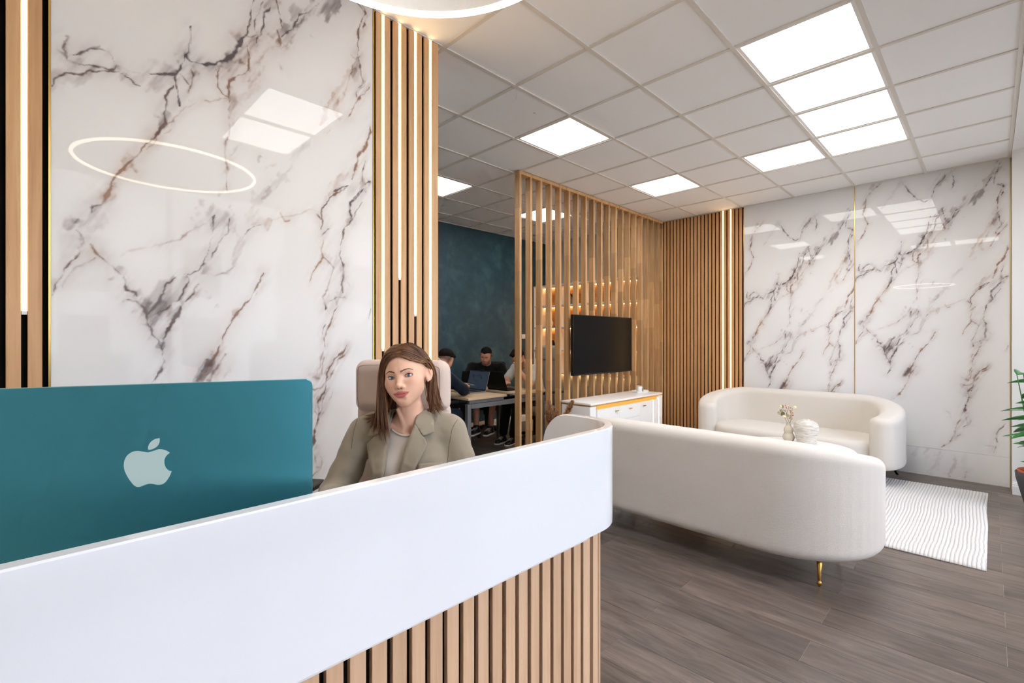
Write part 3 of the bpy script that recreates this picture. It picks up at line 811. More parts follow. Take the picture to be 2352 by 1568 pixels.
# ================================================================== MONITOR
def monitor():
    a = R(-20.3); e = np.array((math.cos(a), math.sin(a), 0)); n = np.array((e[1], -e[0], 0)); P = np.array((.4055, .978, 0))
    t = thing('desktop_computer', 'teal all-in-one desktop computer seen from behind with pale apple emblem', 'computer', tuple(P - e*.2735 + np.array((0,0,.76))))
    mat('teal_metal', (74,152,168), .34, .8); mat('emblem', (206,232,228), .22, .35); mat('screen_off', (10,10,12), .08)
    def wp(s_, d, z): return P + e*s_ + n*d + np.array((0,0,z))
    def rrect(w0, w1, z0, z1, r, k=6):
        q = []
        for cx, cz, a0 in ((w1-r, z1-r, 0), (w0+r, z1-r, 90), (w0+r, z0+r, 180), (w1-r, z0+r, 270)):
            for i in range(k+1): aa = R(a0 + 90*i/k); q.append((cx + r*math.cos(aa), cz + r*math.sin(aa)))
        return q
    def plate(name, poly, d0, d1, m, ch=0):
        N_ = len(poly); cx = sum(p[0] for p in poly)/N_; cz = sum(p[1] for p in poly)/N_
        rings = [(d0, 0), (d1-ch, 0), (d1, ch)] if ch else [(d0, 0), (d1, 0)]
        V = []
        for d, ins in rings:
            for s_, z in poly:
                l = math.hypot(s_-cx, z-cz); k = 1 - ins/l; V.append(wp(cx + (s_-cx)*k, d, cz + (z-cz)*k))
        m_ = len(rings); F = [(r_*N_+i, r_*N_+(i+1) % N_, (r_+1)*N_+(i+1) % N_, (r_+1)*N_+i) for r_ in range(m_-1) for i in range(N_)]
        F += [tuple(range(N_-1, -1, -1)), tuple(range((m_-1)*N_, m_*N_))]
        return mesh(name, V, F, m, t)
    rr = rrect(-.547, 0, .938, 1.3125, .014)
    plate('rear_housing', rr, -.0112, 0, 'teal_metal', .0012)
    plate('screen_glass', rrect(-.542, -.005, .943, 1.3075, .011), -.0118, -.0113, 'screen_off')
    body = [(-.2735,1.1898),(-.2657,1.1917),(-.2566,1.1942),(-.2475,1.1914),(-.2407,1.186),(-.2453,1.182),(-.2487,1.1757),(-.2491,1.168),(-.2471,1.1601),(-.2425,1.154),(-.2381,1.1521),(-.2411,1.1436),(-.2464,1.1346),(-.2521,1.1303),(-.2589,1.1298),(-.2657,1.1323),(-.2712,1.1335),(-.2779,1.1322),(-.2834,1.1302),(-.2889,1.1298),(-.2944,1.1343),(-.3009,1.1454),(-.3057,1.1567),(-.3083,1.1677),(-.3074,1.1784),(-.3035,1.1874),(-.2966,1.1929),(-.2889,1.194),(-.2801,1.1918)]
    leaf = [(-.2735,1.1952),(-.2728,1.202),(-.269,1.2085),(-.2634,1.2127),(-.2562,1.2142),(-.2562,1.2073),(-.2589,1.2007),(-.2645,1.1963),(-.2701,1.1946)]
    def seg(pts, corners):
        out = []; k = sorted(corners)
        for i in range(len(k)):
            a_, b_ = k[i], k[(i+1) % len(k)]; idx = list(range(a_, b_+1)) if b_ > a_ else list(range(a_, len(pts))) + list(range(0, b_+1))
            out += [tuple(p) for p in spline([pts[j] for j in idx], 5)[:-1]]
        return out
    for nm, pl in (('emblem', seg(body, [0, 4, 10])), ('emblem_leaf', seg(leaf, [0, 4]))):
        N_ = len(pl); V = [wp(s_, .0001, z) for s_, z in pl] + [wp(s_, .0006, z) for s_, z in pl]
        F = [tuple(range(N_, 2*N_))] + [(i, (i+1) % N_, N_+(i+1) % N_, N_+i) for i in range(N_)]
        o = mesh(nm, V, F, 'emblem', t); o['label'] = 'pale mint emblem shape'
    def bx(name, s0, s1, d0, d1, z0, z1, m):
        V = [wp(s_, d, z) for z in (z0, z1) for s_, d in ((s0,d0),(s1,d0),(s1,d1),(s0,d1))]
        return bevel(mesh(name, V, [(0,1,2,3)[::-1],(4,5,6,7),(0,1,5,4),(1,2,6,5),(2,3,7,6),(3,0,4,7)], m, t), .002, 2)
    bx('stand_neck', -.338, -.208, .001, .008, .766, 1.0, 'teal_metal'); bx('stand_foot', -.338, -.208, -.10, .008, .7605, .768, 'teal_metal')
monitor()

# ================================================================== OAK SLAT PARTITION
def partition():
    t = thing('slat_partition', 'open room divider of tall square oak battens between lounge and work room', 'room divider', (4.98, 3.395, 0))
    first = None
    for k in range(19):
        x = 3.479 + .159*k
        c = (x+.015, 3.395, 0)
        if first is None: first = box('slat', (x, 3.36, .03), (x+.03, 3.43, CEIL-.035), 'oak_part', t, org=c); bevel(first, .0015, 1)
        else: inst(first, c, t)
    box('top_rail', (3.479, 3.36, CEIL-.035), (6.475, 3.43, CEIL-.002), 'oak_part', t)
    box('bottom_rail', (3.479, 3.36, 0.0), (6.475, 3.43, .03), 'oak_part', t)
    box('wall_post', (6.445, 3.36, .03), (6.475, 3.43, CEIL-.035), 'oak_part', t)
partition()

def television():
    t = thing('television', 'large black flat screen television mounted on the slat partition', 'television', (4.85, 3.3, .988))
    mat('tv_screen', (10,10,11), .22, spec=.12); y0 = 3.262
    box('housing', (4.24, y0+.004, .988), (5.46, y0+.045, 1.67), 'black_plastic', t, bev=.004)
    box('screen', (4.25, y0, 1.004), (5.45, y0+.0035, 1.662), 'tv_screen', t)
    box('bezel_bottom', (4.24, y0-.002, .988), (5.46, y0+.0038, 1.0035), 'black', t)
    box('wall_bracket', (4.7, y0+.046, 1.15), (5.0, 3.359, 1.5), 'dark_metal', t)
television()

# ================================================================== SIDEBOARD WITH THINGS ON IT
def sideboard():
    t = thing('sideboard', 'white gloss sideboard with brass handles and amber light line under the television', 'sideboard', (4.9, 3.15, 0))
    X0, X1, Y0, Y1, Z = 4.126, 5.66, 2.95, 3.352, .72
    g = 'white_satin'
    V, F = prism([(X0+.03, Y0), (X1, Y0), (X1, Y1), (X0, Y1), (X0, Y0+.03), (X0+.009, Y0+.009)], Z-.022, Z); o = mesh('top', V, F, g, t); bevel(o, .003, 2)
    box('brass_edge', (X0+.004, Y0+.006, Z-.032), (X1-.002, Y1-.005, Z-.0225), 'gold', t)
    box('carcass', (X0+.006, Y0+.012, .06), (X1-.002, Y1-.004, Z-.0325), g, t, bev=.012, seg=3)
    box('light_recess', (4.235, Y0+.006, Z-.072), (5.53, Y0+.0118, Z-.034), 'led_amber', t)['label'] = 'amber glowing light line'
    def door(nm, x0, x1, z0, z1, hx=None):
        d = box(nm, (x0+.0015, Y0-.004, z0), (x1-.0015, Y0+.0115, z1), g, t, bev=.0015, seg=1)
        if hx:
            hz = z1 - .045
            V, F = join([boxvf((hx-.028, Y0-.022, hz-.004), (hx+.028, Y0-.015, hz+.004)), boxvf((hx-.018, Y0-.015, hz-.003), (hx-.012, Y0-.0041, hz+.003)), boxvf((hx+.012, Y0-.015, hz-.003), (hx+.018, Y0-.0041, hz+.003))])
            h_ = mesh('handle', V, F, 'brass', d); h_['label'] = 'small brass bar handle'
        return d
    zt = Z - .074
    door('door', 4.235, 4.668, .07, zt, 4.60); door('drawer', 4.668, 5.121, zt-.155, zt, 4.885); door('drawer', 4.668, 5.121, .07, zt-.157, 4.885); door('door', 5.121, 5.425, .07, zt, 5.19)
    box('led_line', (5.428, Y0+.002, .07), (5.437, Y0+.011, zt), 'led_warm', t)['label'] = 'thin vertical LED line'
    box('side_column', (5.44, Y0-.002, .06), (5.565, Y0+.0115, zt), g, t, bev=.0015, seg=1)
    box('led_line', (5.568, Y0+.002, .07), (5.573, Y0+.011, zt), 'led_warm', t)
    box('side_column', (5.576, Y0-.002, .06), (X1-.004, Y0+.0115, Z-.034), g, t, bev=.0015, seg=1)
    for x in (X0+.08, X1-.12):
        for y in (Y0+.06, Y1-.06): mesh('foot', *lathe([(.018,0),(.018,.0605)], (x, y, 0), 16), 'dark_metal', t)
    tr = thing('tray', 'small white octagonal tray at the right end of the sideboard', 'tray', (5.5, 3.17, Z+.0005))
    ang = [R(22.5+45*k) for k in range(8)]
    oc = lambda r_, z: [(5.5+r_*1.15*math.cos(a), 3.17+r_*.8*math.sin(a), z) for a in ang]
    V = oc(.112, Z+.0005) + oc(.125, Z+.02) + oc(.118, Z+.02) + oc(.108, Z+.006)
    F = [tuple(range(7, -1, -1)), tuple(range(24, 32))] + [(r_*8+i, r_*8+(i+1) % 8, (r_+1)*8+(i+1) % 8, (r_+1)*8+i) for r_ in range(3) for i in range(8)]
    mesh('tray_body', V, F, g, tr)
    c = thing('candle', 'white scented candle jar standing on the octagonal tray', 'candle', (5.46, 3.16, Z+.0066))
    mesh('jar', *lathe([(.034,0),(.036,.003),(.036,.074),(.033,.076),(.033,.055)], (5.46, 3.16, Z+.0066), 28), 'white_gloss', c, smooth=False); mesh('rim_band', *lathe([(.0364,.068),(.0364,.076)], (5.46,3.16,Z+.0066), 28, cap=False), 'table_oak', c)
    mesh('wax', *lathe([(.0325,.05),(.0325,.062)], (5.46,3.16,Z+.0066), 24), 'white_satin', c)
    c = thing('jar', 'small grey lidded jar beside the white candle on the tray', 'jar', (5.535, 3.175, Z+.0066)); mat('sage', (132,132,122), .5)
    mesh('jar_body', *lathe([(.024,0),(.027,.004),(.027,.035),(.022,.042)], (5.535,3.175,Z+.0066), 24), 'sage', c, smooth=True); mesh('lid', *lathe([(.025,.0425),(.025,.052),(.0,.053)], (5.535,3.175,Z+.0066), 24, cap=False), 'table_oak', c)
sideboard()

# ================================================================== WALL SHELF IN THE WORK ROOM
def shelf():
    t = thing('wall_shelf', 'white wall shelf with warm lit wooden niches seen through the slat partition', 'shelf', (6.35, 4.5, .83))
    X0, X1 = 6.19, 6.516; ya, yb_ = 3.52, 5.645; zs = [.831, 1.204, 1.592, 1.958, 2.302]
    n = 4; dy = (yb_-ya)/n
    for z in zs: box('shelf_board', (X0, ya, z-.011), (X1, yb_, z+.011), 'shelf_white', t)
    for k in range(n+1): y = ya + dy*k; y = min(max(y, ya+.01), yb_-.01); box('upright', (X0+.001, y-.0095, zs[0]+.0112), (X1-.001, y+.0095, zs[-1]-.0112), 'shelf_white', t)
    for k in range(n):
        for j in range(4):
            y0, y1 = ya + dy*k + .011, ya + dy*(k+1) - .011
            box('niche_back', (X1-.012, y0, zs[j]+.0115), (X1-.002, y1, zs[j+1]-.0115), 'shelf_wood', t)
            box('led_strip', (X1-.045, y0+.005, zs[j+1]-.018), (X1-.035, y1-.005, zs[j+1]-.0118), 'led_shelf', t)
    for k in range(n): box('led_strip', (X1-.045, ya + dy*k+.01, zs[0]-.018), (X1-.035, ya + dy*(k+1)-.01, zs[0]-.0118), 'led_shelf', t)
    def yk(k, f): return ya + dy*(k+f)
    # decoration on the shelves
    p = thing('potted_plant', 'small dark green plant in a grey pot on the top shelf', 'plant', (6.38, yk(2,.62), zs[3]+.0115))
    mat('leaf_dark', (38,66,34), .5); b = (6.38, yk(2,.62), zs[3]+.0115)
    mesh('pot', *lathe([(.045,0),(.055,.11),(.05,.11),(.05,.09)], b, 16), 'sage', p)
    for k in range(16):
        a = k*2.4; l_ = .09 + .05*((k*37) % 7)/7; d = np.array((math.cos(a)*.55, math.sin(a)*.55, .8)); d /= np.linalg.norm(d); s_ = np.cross(d, (0,0,1)); s_ /= np.linalg.norm(s_)+1e-9
        o = np.array(b) + (0,0,.1); V = [o, o+d*l_*.5+s_*.022, o+d*l_, o+d*l_*.5-s_*.022, o+d*l_*.5+np.cross(s_, d)*.006]
        mesh('leaf', V, [(0,1,4),(1,2,4),(2,3,4),(3,0,4)], 'leaf_dark', p)
    for lb, k, f, j, mt in (('black potted succulent on the third shelf beside the television', 3, .45, 1, 'black'), ('white round vase on the second shelf behind the television', 2, .35, 2, 'white_satin'), ('tall white vase on the second shelf near the rear wall', 3, .55, 2, 'white_satin')):
        b = (6.36, yk(k,f), zs[j]+.0115); v = thing('vase', lb, 'vase', b)
        mesh('vase_body', *lathe([(.03,0),(.05,.04),(.055,.08),(.03,.13),(.018,.15),(.022,.165)], b, 20), mt, v, smooth=True)
    b = (6.40, yk(2,.35), zs[1]+.0115); f = thing('picture_frame', 'white framed leaf print standing on the lit shelf', 'picture', b)
    box('frame', (b[0], b[1]-.09, b[2]), (b[0]+.012, b[1]+.09, b[2]+.25), 'white_satin', f); box('print', (b[0]-.002, b[1]-.075, b[2]+.015), (b[0]-.0002, b[1]+.075, b[2]+.235), mat('paper', (226,222,212), .8) and 'paper', f)
    for k in range(9):
        q = mesh('printed_leaf', [(b[0]-.0026, b[1]-.03+.012*(k % 3)*1.6+dy_, b[2]+.04+.02*k+dz) for dy_, dz in ((0,0),(.012,.008),(.014,.02),(.002,.014))], [(0,1,2,3)], 'black', f)
mat('led_shelf', (255,210,140), .4, emit=11.0, ecol=(1,.62,.27,1))
shelf()
box('light_switch', (5.90, YR-.012, 1.40), (5.98, YR-.0005, 1.48), 'white_satin', bev=.003)
tag(bpy.data.objects['light_switch'], 'white square light switch on the petrol blue wall', 'switch')
tag(box('wall_sensor', (6.47, 5.5, 2.70), (6.52, 5.6, 2.84), 'white_satin', bev=.008), 'small white sensor box high on the grey wall', 'sensor')

# ================================================================== SOFAS
def sofa_meshes():
    L, Dp, H, th = 1.98, .86, .80, .21; z0 = .155
    hx, rad = L/2 - th/2, .40
    # centre line of the shell: arm front -> back corner -> back -> corner -> arm front   (local x along the sofa, y to the front)
    path = []; yfr = Dp - .17; inn = .05
    for k in range(8): y = yfr + (rad + th/2 - yfr)*k/8; u = (y - rad - th/2)/(yfr - rad - th/2); path.append((-hx + inn*u*u, y))
    for k in range(13): a = math.pi + math.pi/2*k/12; path.append((-hx + rad + rad*math.cos(a), th/2 + rad + rad*math.sin(a)))
    path += [(x, th/2 - .02*0) for x in np.linspace(-hx+rad, hx-rad, 12)[1:-1]]
    path += [(-x, y) for x, y in path[:21][::-1]]
    P2 = np.array(path); nseg = len(P2)-1
    seg = np.hypot(*(P2[1:]-P2[:-1]).T); S = np.concatenate([[0], np.cumsum(seg)]); tot = S[-1]
    def dist(P):
        d = np.full(len(P), 9.); sp = np.zeros(len(P))
        for i in range(nseg):
            a, b = P2[i], P2[i+1]; t = np.clip(((P[:, :2]-a) @ (b-a))/((b-a) @ (b-a)), 0, 1); e = np.hypot(*(P[:, :2]-a-t[:, None]*(b-a)).T)
            m_ = e < d; d = np.where(m_, e, d); sp = np.where(m_, S[i] + t*seg[i], sp)
        return d, sp
    def shell(P):
        d, sp = dist(P); u = np.minimum(sp, tot-sp)           # distance from the arm tip
        h = H - .15*np.clip(1 - u/.75, 0, 1)**1.6
        zb = z0; rr = .062
        q0 = d - th/2 + rr; q1 = np.abs(P[:, 2] - (h+zb)/2) - (h-zb)/2 + rr
        q = np.stack([np.maximum(q0, 0), np.maximum(q1, 0)], 1)
        f = np.hypot(q[:, 0], q[:, 1]) + np.minimum(np.maximum(q0, q1), 0) - rr
        return f + .0015*vnoise(P, 9, 4)
    def seat(P):
        r2 = .30; hx_, hy = L/2 - th + .02, (Dp - .12)/2; cy = .10 + hy - .01
        q = np.abs(P[:, :2] - np.array((0, cy))) - np.array((hx_ - r2, hy - r2)); d2 = np.hypot(*np.maximum(q, 0).T) + np.minimum(q.max(1), 0) - r2
        bulge = .015*np.clip(-d2/.3, 0, 1)
        rr = .055; q0 = d2 + rr; q1 = np.abs(P[:, 2] - (.41 + z0 + .02 + bulge)/2) - (.41 + bulge - z0 - .02)/2 + rr
        return np.hypot(np.maximum(q0, 0), np.maximum(q1, 0)) + np.minimum(np.maximum(q0, q1), 0) - rr
    a = surfnet(shell, (-L/2-.04, -.04, z0-.04), (L/2+.04, Dp+.06, H+.05), .017)
    b = surfnet(seat, (-L/2, .0, z0-.02), (L/2, Dp+.03, .50), .017)
    return a, b, z0
SOFA = sofa_meshes()
def sofa(label, loc, rotz, legs, legmat):
    (Va, Fa), (Vb, Fb), z0 = SOFA
    t = thing('sofa', label, 'sofa', loc, 'curved cream sofas facing each other')
    mesh('shell', xf(Va, rotz, loc), Fa, 'boucle', t, smooth=True); mesh('seat_cushion', xf(Vb, rotz, loc), Fb, 'boucle', t, smooth=True)
    for x, y, dx, dy in legs:
        if legmat == 'brass': V, F = lathe([(.005,.0),(.007,.004),(.012,.010),(.0138,.018),(.012,.026),(.008,.031),(.0085,.038),(.0165,z0+.03)], (x, y, 0), 20)
        else: V, F = tube([(x+dx, y+dy, .0 if y < .5 else .021), (x, y, z0+.03)], .011, 10)
        mesh('leg', xf(V, rotz, loc), F, legmat, t, smooth=True)
sofa('cream boucle sofa with brass legs in the foreground, seen from behind', (2.975, 1.42, 0), R(-90), [(.736,.168,0,0), (-.736,.168,0,0), (-.736,.66,0,0), (.736,.66,0,0), (-.06,.48,0,0)], 'brass')
sofa('cream sofa with dark legs standing against the marble back wall', (6.415, 1.56, 0), R(90), [(-.80,.2,-.08,-.1), (.80,.2,.08,-.1), (-.78,.62,-.06,.08), (.78,.62,.06,.08)], 'dark_metal')

# ================================================================== RUG
def rug():
    x0, x1, y0, y1 = 4.05, 6.08, .02, 2.45; nx, ny = 50, 730
    X, Y = np.meshgrid(np.linspace(x0, x1, nx+1), np.linspace(y0, y1, ny+1), indexing='ij'); P = np.stack([X.ravel(), Y.ravel(), 0*X.ravel()], 1)
    wob = .006*vnoise(P*np.array((1,.3,1)), 5, 3) + .0025*vnoise(P, 24, 8)
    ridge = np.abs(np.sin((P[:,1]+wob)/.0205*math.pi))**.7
    big = .004*(vnoise(P*np.array((1,.35,1)), 3.2, 12) + 1) + .003*(vnoise(P, 1.4, 5) + 1)
    edge = np.minimum(np.minimum(P[:,0]-x0, x1-P[:,0]), np.minimum(P[:,1]-y0, y1-P[:,1])); k = np.clip(edge/.04, 0, 1)
    Z = .004 + .004*ridge + big*k
    Xp = P[:,0] + .02*vnoise(P*np.array((0,1,0)), 3, 21)*(1 - np.clip((x1-P[:,0])/.5, 0, 1)) + .006*vnoise(P, 2.5, 2); Yp = P[:,1] + .008*vnoise(P*np.array((1,0,0)), 2.0, 33)
    V = np.stack([Xp, Yp, Z], 1); N_ = len(V); B = V.copy(); B[:,2] = .0006; V = np.vstack([V, B])
    I = np.arange(N_).reshape(nx+1, ny+1); F = np.stack([I[:-1,:-1], I[1:,:-1], I[1:,1:], I[:-1,1:]], -1).reshape(-1, 4).tolist()
    rim = np.concatenate([I[:,0], I[-1,1:], I[::-1,-1][1:], I[0,::-1][1:-1]]); n = len(rim)
    F += [(int(rim[i]), int(rim[i]+N_), int(rim[(i+1) % n]+N_), int(rim[(i+1) % n])) for i in range(n)] + [tuple(int(q+N_) for q in rim[::-1])]
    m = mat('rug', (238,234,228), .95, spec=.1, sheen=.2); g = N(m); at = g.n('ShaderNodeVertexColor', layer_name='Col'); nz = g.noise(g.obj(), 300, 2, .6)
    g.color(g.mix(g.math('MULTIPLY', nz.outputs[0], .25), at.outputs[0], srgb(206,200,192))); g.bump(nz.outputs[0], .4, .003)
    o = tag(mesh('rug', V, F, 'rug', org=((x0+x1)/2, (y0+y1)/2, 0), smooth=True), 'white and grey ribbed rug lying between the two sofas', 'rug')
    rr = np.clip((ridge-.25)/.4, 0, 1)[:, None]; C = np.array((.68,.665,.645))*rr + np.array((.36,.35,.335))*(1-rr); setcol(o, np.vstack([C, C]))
rug()

# ================================================================== COFFEE TABLE, VASES
def coffee_table():
    c = (4.90, 1.25, 0); z = .42
    t = thing('coffee_table', 'round white coffee table half hidden behind the foreground sofa', 'table', (c[0], c[1], .012))
    mesh('top', *lathe([(.43,z-.03),(.45,z-.025),(.455,z-.012),(.45,z-.002),(.44,z)], c, 56), 'white_satin', t, smooth=True); autosm(t.children[0])
    mesh('pedestal', *lathe([(.24,.0185),(.25,.03),(.2,.12),(.16,.25),(.2,z-.03)], c, 40), 'white_satin', t, smooth=True)
    def lathe_thing(name, label, cat, p, prof, m, n=36):
        o = thing(name, label, cat, (p[0], p[1], z)); mesh('vase_body', *lathe(prof, (p[0], p[1], z), n, cap=False), m, o, smooth=True); return o
    mv = mat('stone_vase', (214,208,198), .8); g = N(mv); v = g.obj((1,1,9)); a = g.noise(v, 14, 5, .65, .5); g.color(g.ramp(a.outputs[0], [(.35,(176,168,156)), (.55,(216,210,200)), (.7,(230,226,218))])); g.bump(a.outputs[0], .5, .006)
    mat('bisque', (206,196,180), .75)
    S = 1/ (1102/4.48)       # metres per photo pixel at the table
    w = 25.5*S
    p2 = (5.10, 1.215)
    prof = [(.0,0),(w*.64,0),(w*.70,.004),(w*.80,.05),(w*.93,.105),(w*.995,.142),(w*.97,.172),(w*.86,.197),(w*.62,.214),(w*.36,.222),(w*.27,.226),(w*.24,.230),(w*.2,.226),(w*.2,.20)]
    lathe_thing('round_vase', 'large stone grey vase with narrow mouth on the coffee table', 'vase', p2, prof, 'stone_vase', 44)
    p1 = (5.10, 1.362); a = 12.7*S; b = 10.2*S
    prof = [(.0,0),(a*.55,0),(a*.72,.004),(a*.96,.03),(a,.045),(a*.93,.064),(a*.74,.08),(b*.82,.085),(b*.97,.1),(b,.113),(b*.9,.13),(b*.62,.147),(b*.47,.157),(b*.45,.17),(b*.5,.178),(b*.42,.178),(b*.38,.16)]
    lathe_thing('bubble_vase', 'small cream double bubble vase holding dried stems', 'vase', p1, prof, 'bisque', 36)
    # dried stems: pixel layout of the photo turned into metres in the plane facing the room
    t = thing('dried_bouquet', 'dried eucalyptus stems with rust buds in the bubble vase', 'dried flowers', (p1[0], p1[1], z+.16))
    rt = np.array((math.sin(R(44.911)), -math.cos(R(44.911)), 0)); fw = np.array((math.cos(R(44.911)), math.sin(R(44.911)), 0)); o0 = np.array((p1[0], p1[1], z+.175))
    k = S/12.06
    def pp(x, y, d=0): return o0 + rt*(x-525)*k + np.array((0,0,1))*(820-y)*k + fw*d
    mat('stem', (96,74,50), .8); mat('leaf_sage', (158,146,116), .75); mat('leaf_cream', (214,202,164), .75); mat('leaf_olive', (126,112,80), .75); mat('bud_rust', (186,104,76), .75)
    for pts in ([(505,815),(440,690),(380,520),(340,380),(325,340)], [(545,815),(480,600),(520,410),(525,340)], [(550,815),(590,640),(600,500),(630,400),(660,355)], [(440,690),(330,560),(260,530)], [(400,560),(330,480)]):
        sp = spline([pp(x, y, .012*math.sin(x*.03)) for x, y in pts], 5); mesh('stem', *tube(sp, .0016, 5), 'stem', t)
    def leaf(x, y, rx, ry, ang, m, d):
        c = pp(x, y, d); a = R(ang); u = rt*math.cos(a) + np.array((0,0,1))*math.sin(a); v = -rt*math.sin(a) + np.array((0,0,1))*math.cos(a) + fw*.35
        V = [c + fw*-.003]; n = 10
        for i in range(n): q = 2*math.pi*i/n; V.append(c + u*rx*k*math.cos(q) + v*ry*k*math.sin(q) + fw*.004*math.cos(2*q))
        B = [p + fw*.0012 for p in V]; F = [(0, i+1, (i+1) % n+1) for i in range(n)] + [(n+1, n+1+(i+1) % n+1, n+1+i+1) for i in range(n)] + [(i+1, n+2+i, n+2+(i+1) % n, (i+1) % n+1) for i in range(n)]
        mesh('leaf', V + B, F, m, t, smooth=False)
    for x, y, rx, ry, an, m in ((335,340,44,36,0,'leaf_olive'),(280,335,40,34,20,'leaf_cream'),(515,350,34,40,0,'leaf_cream'),(665,358,62,36,20,'leaf_cream'),(320,472,48,44,0,'leaf_sage'),(255,528,52,48,0,'leaf_sage'),(408,462,30,40,0,'leaf_sage'),(365,550,60,46,20,'leaf_olive'),(380,615,56,34,-10,'leaf_cream'),(490,608,56,42,10,'leaf_sage'),(575,520,36,44,0,'leaf_sage'),(570,660,40,62,10,'leaf_sage'),(340,575,44,30,30,'leaf_olive')):
        leaf(x, y, rx, ry, an, m, random.uniform(-.02, .02))
    for x, y in ((445,320),(440,360),(455,385),(385,375),(600,390),(550,460),(580,465),(610,475),(620,525),(590,600),(620,600),(640,590),(600,570),(535,680),(640,705),(460,530),(470,555),(635,530)):
        c = pp(x, y, random.uniform(-.015, .015)); mesh('bud', *lathe([(.0,-.006),(.0045,-.003),(.0055,.0),(.0035,.004),(0,.006)], c, 8, cap=False), 'bud_rust', t, smooth=True)
coffee_table()

# ================================================================== PLANT AT THE RIGHT EDGE
def plant():
    c = (5.80, -.315, 0)
    t = thing('potted_plant', 'glossy green leafed plant in a dark grey pot at the right edge', 'plant', c)
    mat('pot_grey', (74,74,76), .6); mat('terracotta', (186,96,62), .8); mat('soil', (52,40,32), .95)
    mesh('outer_pot', *lathe([(.105,0),(.112,.01),(.145,.15),(.168,.25),(.172,.30),(.166,.305),(.160,.30),(.156,.27)], c, 40, cap=False), 'pot_grey', t, smooth=True)
    mesh('inner_pot', *lathe([(.150,.26),(.159,.318),(.150,.320),(.143,.29)], c, 36, cap=False), 'terracotta', t, smooth=True)
    mesh('soil', *lathe([(.149,.20),(.146,.295)], c, 30), 'soil', t)
    m = mat('leaf_gloss', (46,112,52), .28, spec=.5, coat=.2); g = N(m); a = g.noise(g.obj(), 9, 3, .5); g.color(g.ramp(a.outputs[0], [(.3,(28,84,40)), (.6,(58,132,62)), (.8,(110,160,84))]))
    mat('stalk', (70,110,56), .5)
    rnd = random.Random(4); made = []
    def leafmesh(base, d, l_, wd, droop):
        d = np.array(d, float); d /= np.linalg.norm(d); s_ = np.cross(d, (0,0,1.)); s_ /= np.linalg.norm(s_)+1e-9; up = np.cross(s_, d); V = []; n = 9; ra = R(rnd.choice((-1, 1))*rnd.uniform(28, 55)); s_, up = s_*math.cos(ra) + up*math.sin(ra), up*math.cos(ra) - s_*math.sin(ra)
        for i in range(n+1):
            u = i/n; p = np.array(base) + d*l_*u + np.array((0,0,-1))*droop*l_*u*u; hw = wd*math.sin(math.pi*min(1, u**.75))**.9*(1 if u < .98 else .1)
            V += [p - s_*hw + up*hw*.35, p, p + s_*hw + up*hw*.35]
        F = []
        for i in range(n): a_ = i*3; F += [(a_, a_+1, a_+4, a_+3), (a_+1, a_+2, a_+5, a_+4)]
        o = mesh('leaf', V, F, 'leaf_gloss', t, smooth=True); sm = o.modifiers.new('s', 'SOLIDIFY'); sm.thickness = .0015
    tips = [((5.83,-.098,1.02), .22, .028), ((5.86,-.06,.79), .28, .020), ((5.78,-.065,.725), .30, .030), ((5.82,-.12,.66), .24, .030), ((5.84,-.07,.575), .26, .018), ((5.78,-.13,.52), .22, .028), ((5.8,-.17,.36), .16, .022), ((5.7,-.14,.86), .2, .03)]
    for k in range(9):
        a = rnd.uniform(0, 6.28); r0 = rnd.uniform(.02,.09); top = np.array((c[0]+math.cos(a)*(r0+.08), c[1]+math.sin(a)*(r0+.08), rnd.uniform(.75, 1.15)))
        sp = spline([(c[0]+math.cos(a)*r0*.5, c[1]+math.sin(a)*r0*.5, .29), (c[0]+math.cos(a)*r0, c[1]+math.sin(a)*r0, .55), top], 6); mesh('stalk', *tube(sp, list(np.linspace(.008,.003,len(sp))), 6), 'stalk', t, smooth=True)
        for j in range(5):
            p = sp[int(len(sp)*(.45+.12*j)) if int(len(sp)*(.45+.12*j)) < len(sp) else -1]; b = rnd.uniform(0, 6.28)
            d = np.array((math.cos(b), math.sin(b), rnd.uniform(.1,.6)))
            if p[1] + d[1]*.2 > -.14: d[1] = -abs(d[1])
            if p[0] + d[0]*.24 > 6.2: d[0] = -abs(d[0])
            leafmesh(p, d, rnd.uniform(.16,.24), rnd.uniform(.026,.040), .35)
    for tip, l_, wd in tips:
        d = np.array((rnd.uniform(-.1,.1), 1, .12)); d /= np.linalg.norm(d); b = np.array(tip) - d*l_*1.0 + np.array((0,0,.2*l_)); leafmesh(b, np.array(tip)-b + np.array((0,0,.06)), l_, wd, .25)
        mesh('stalk', *tube(spline([(c[0], c[1], .29), ((c[0]+b[0])/2, (c[1]+b[1])/2-.02, (b[2]+.3)/2), tuple(b)], 5), .0035, 5), 'stalk', t, smooth=True)
plant()

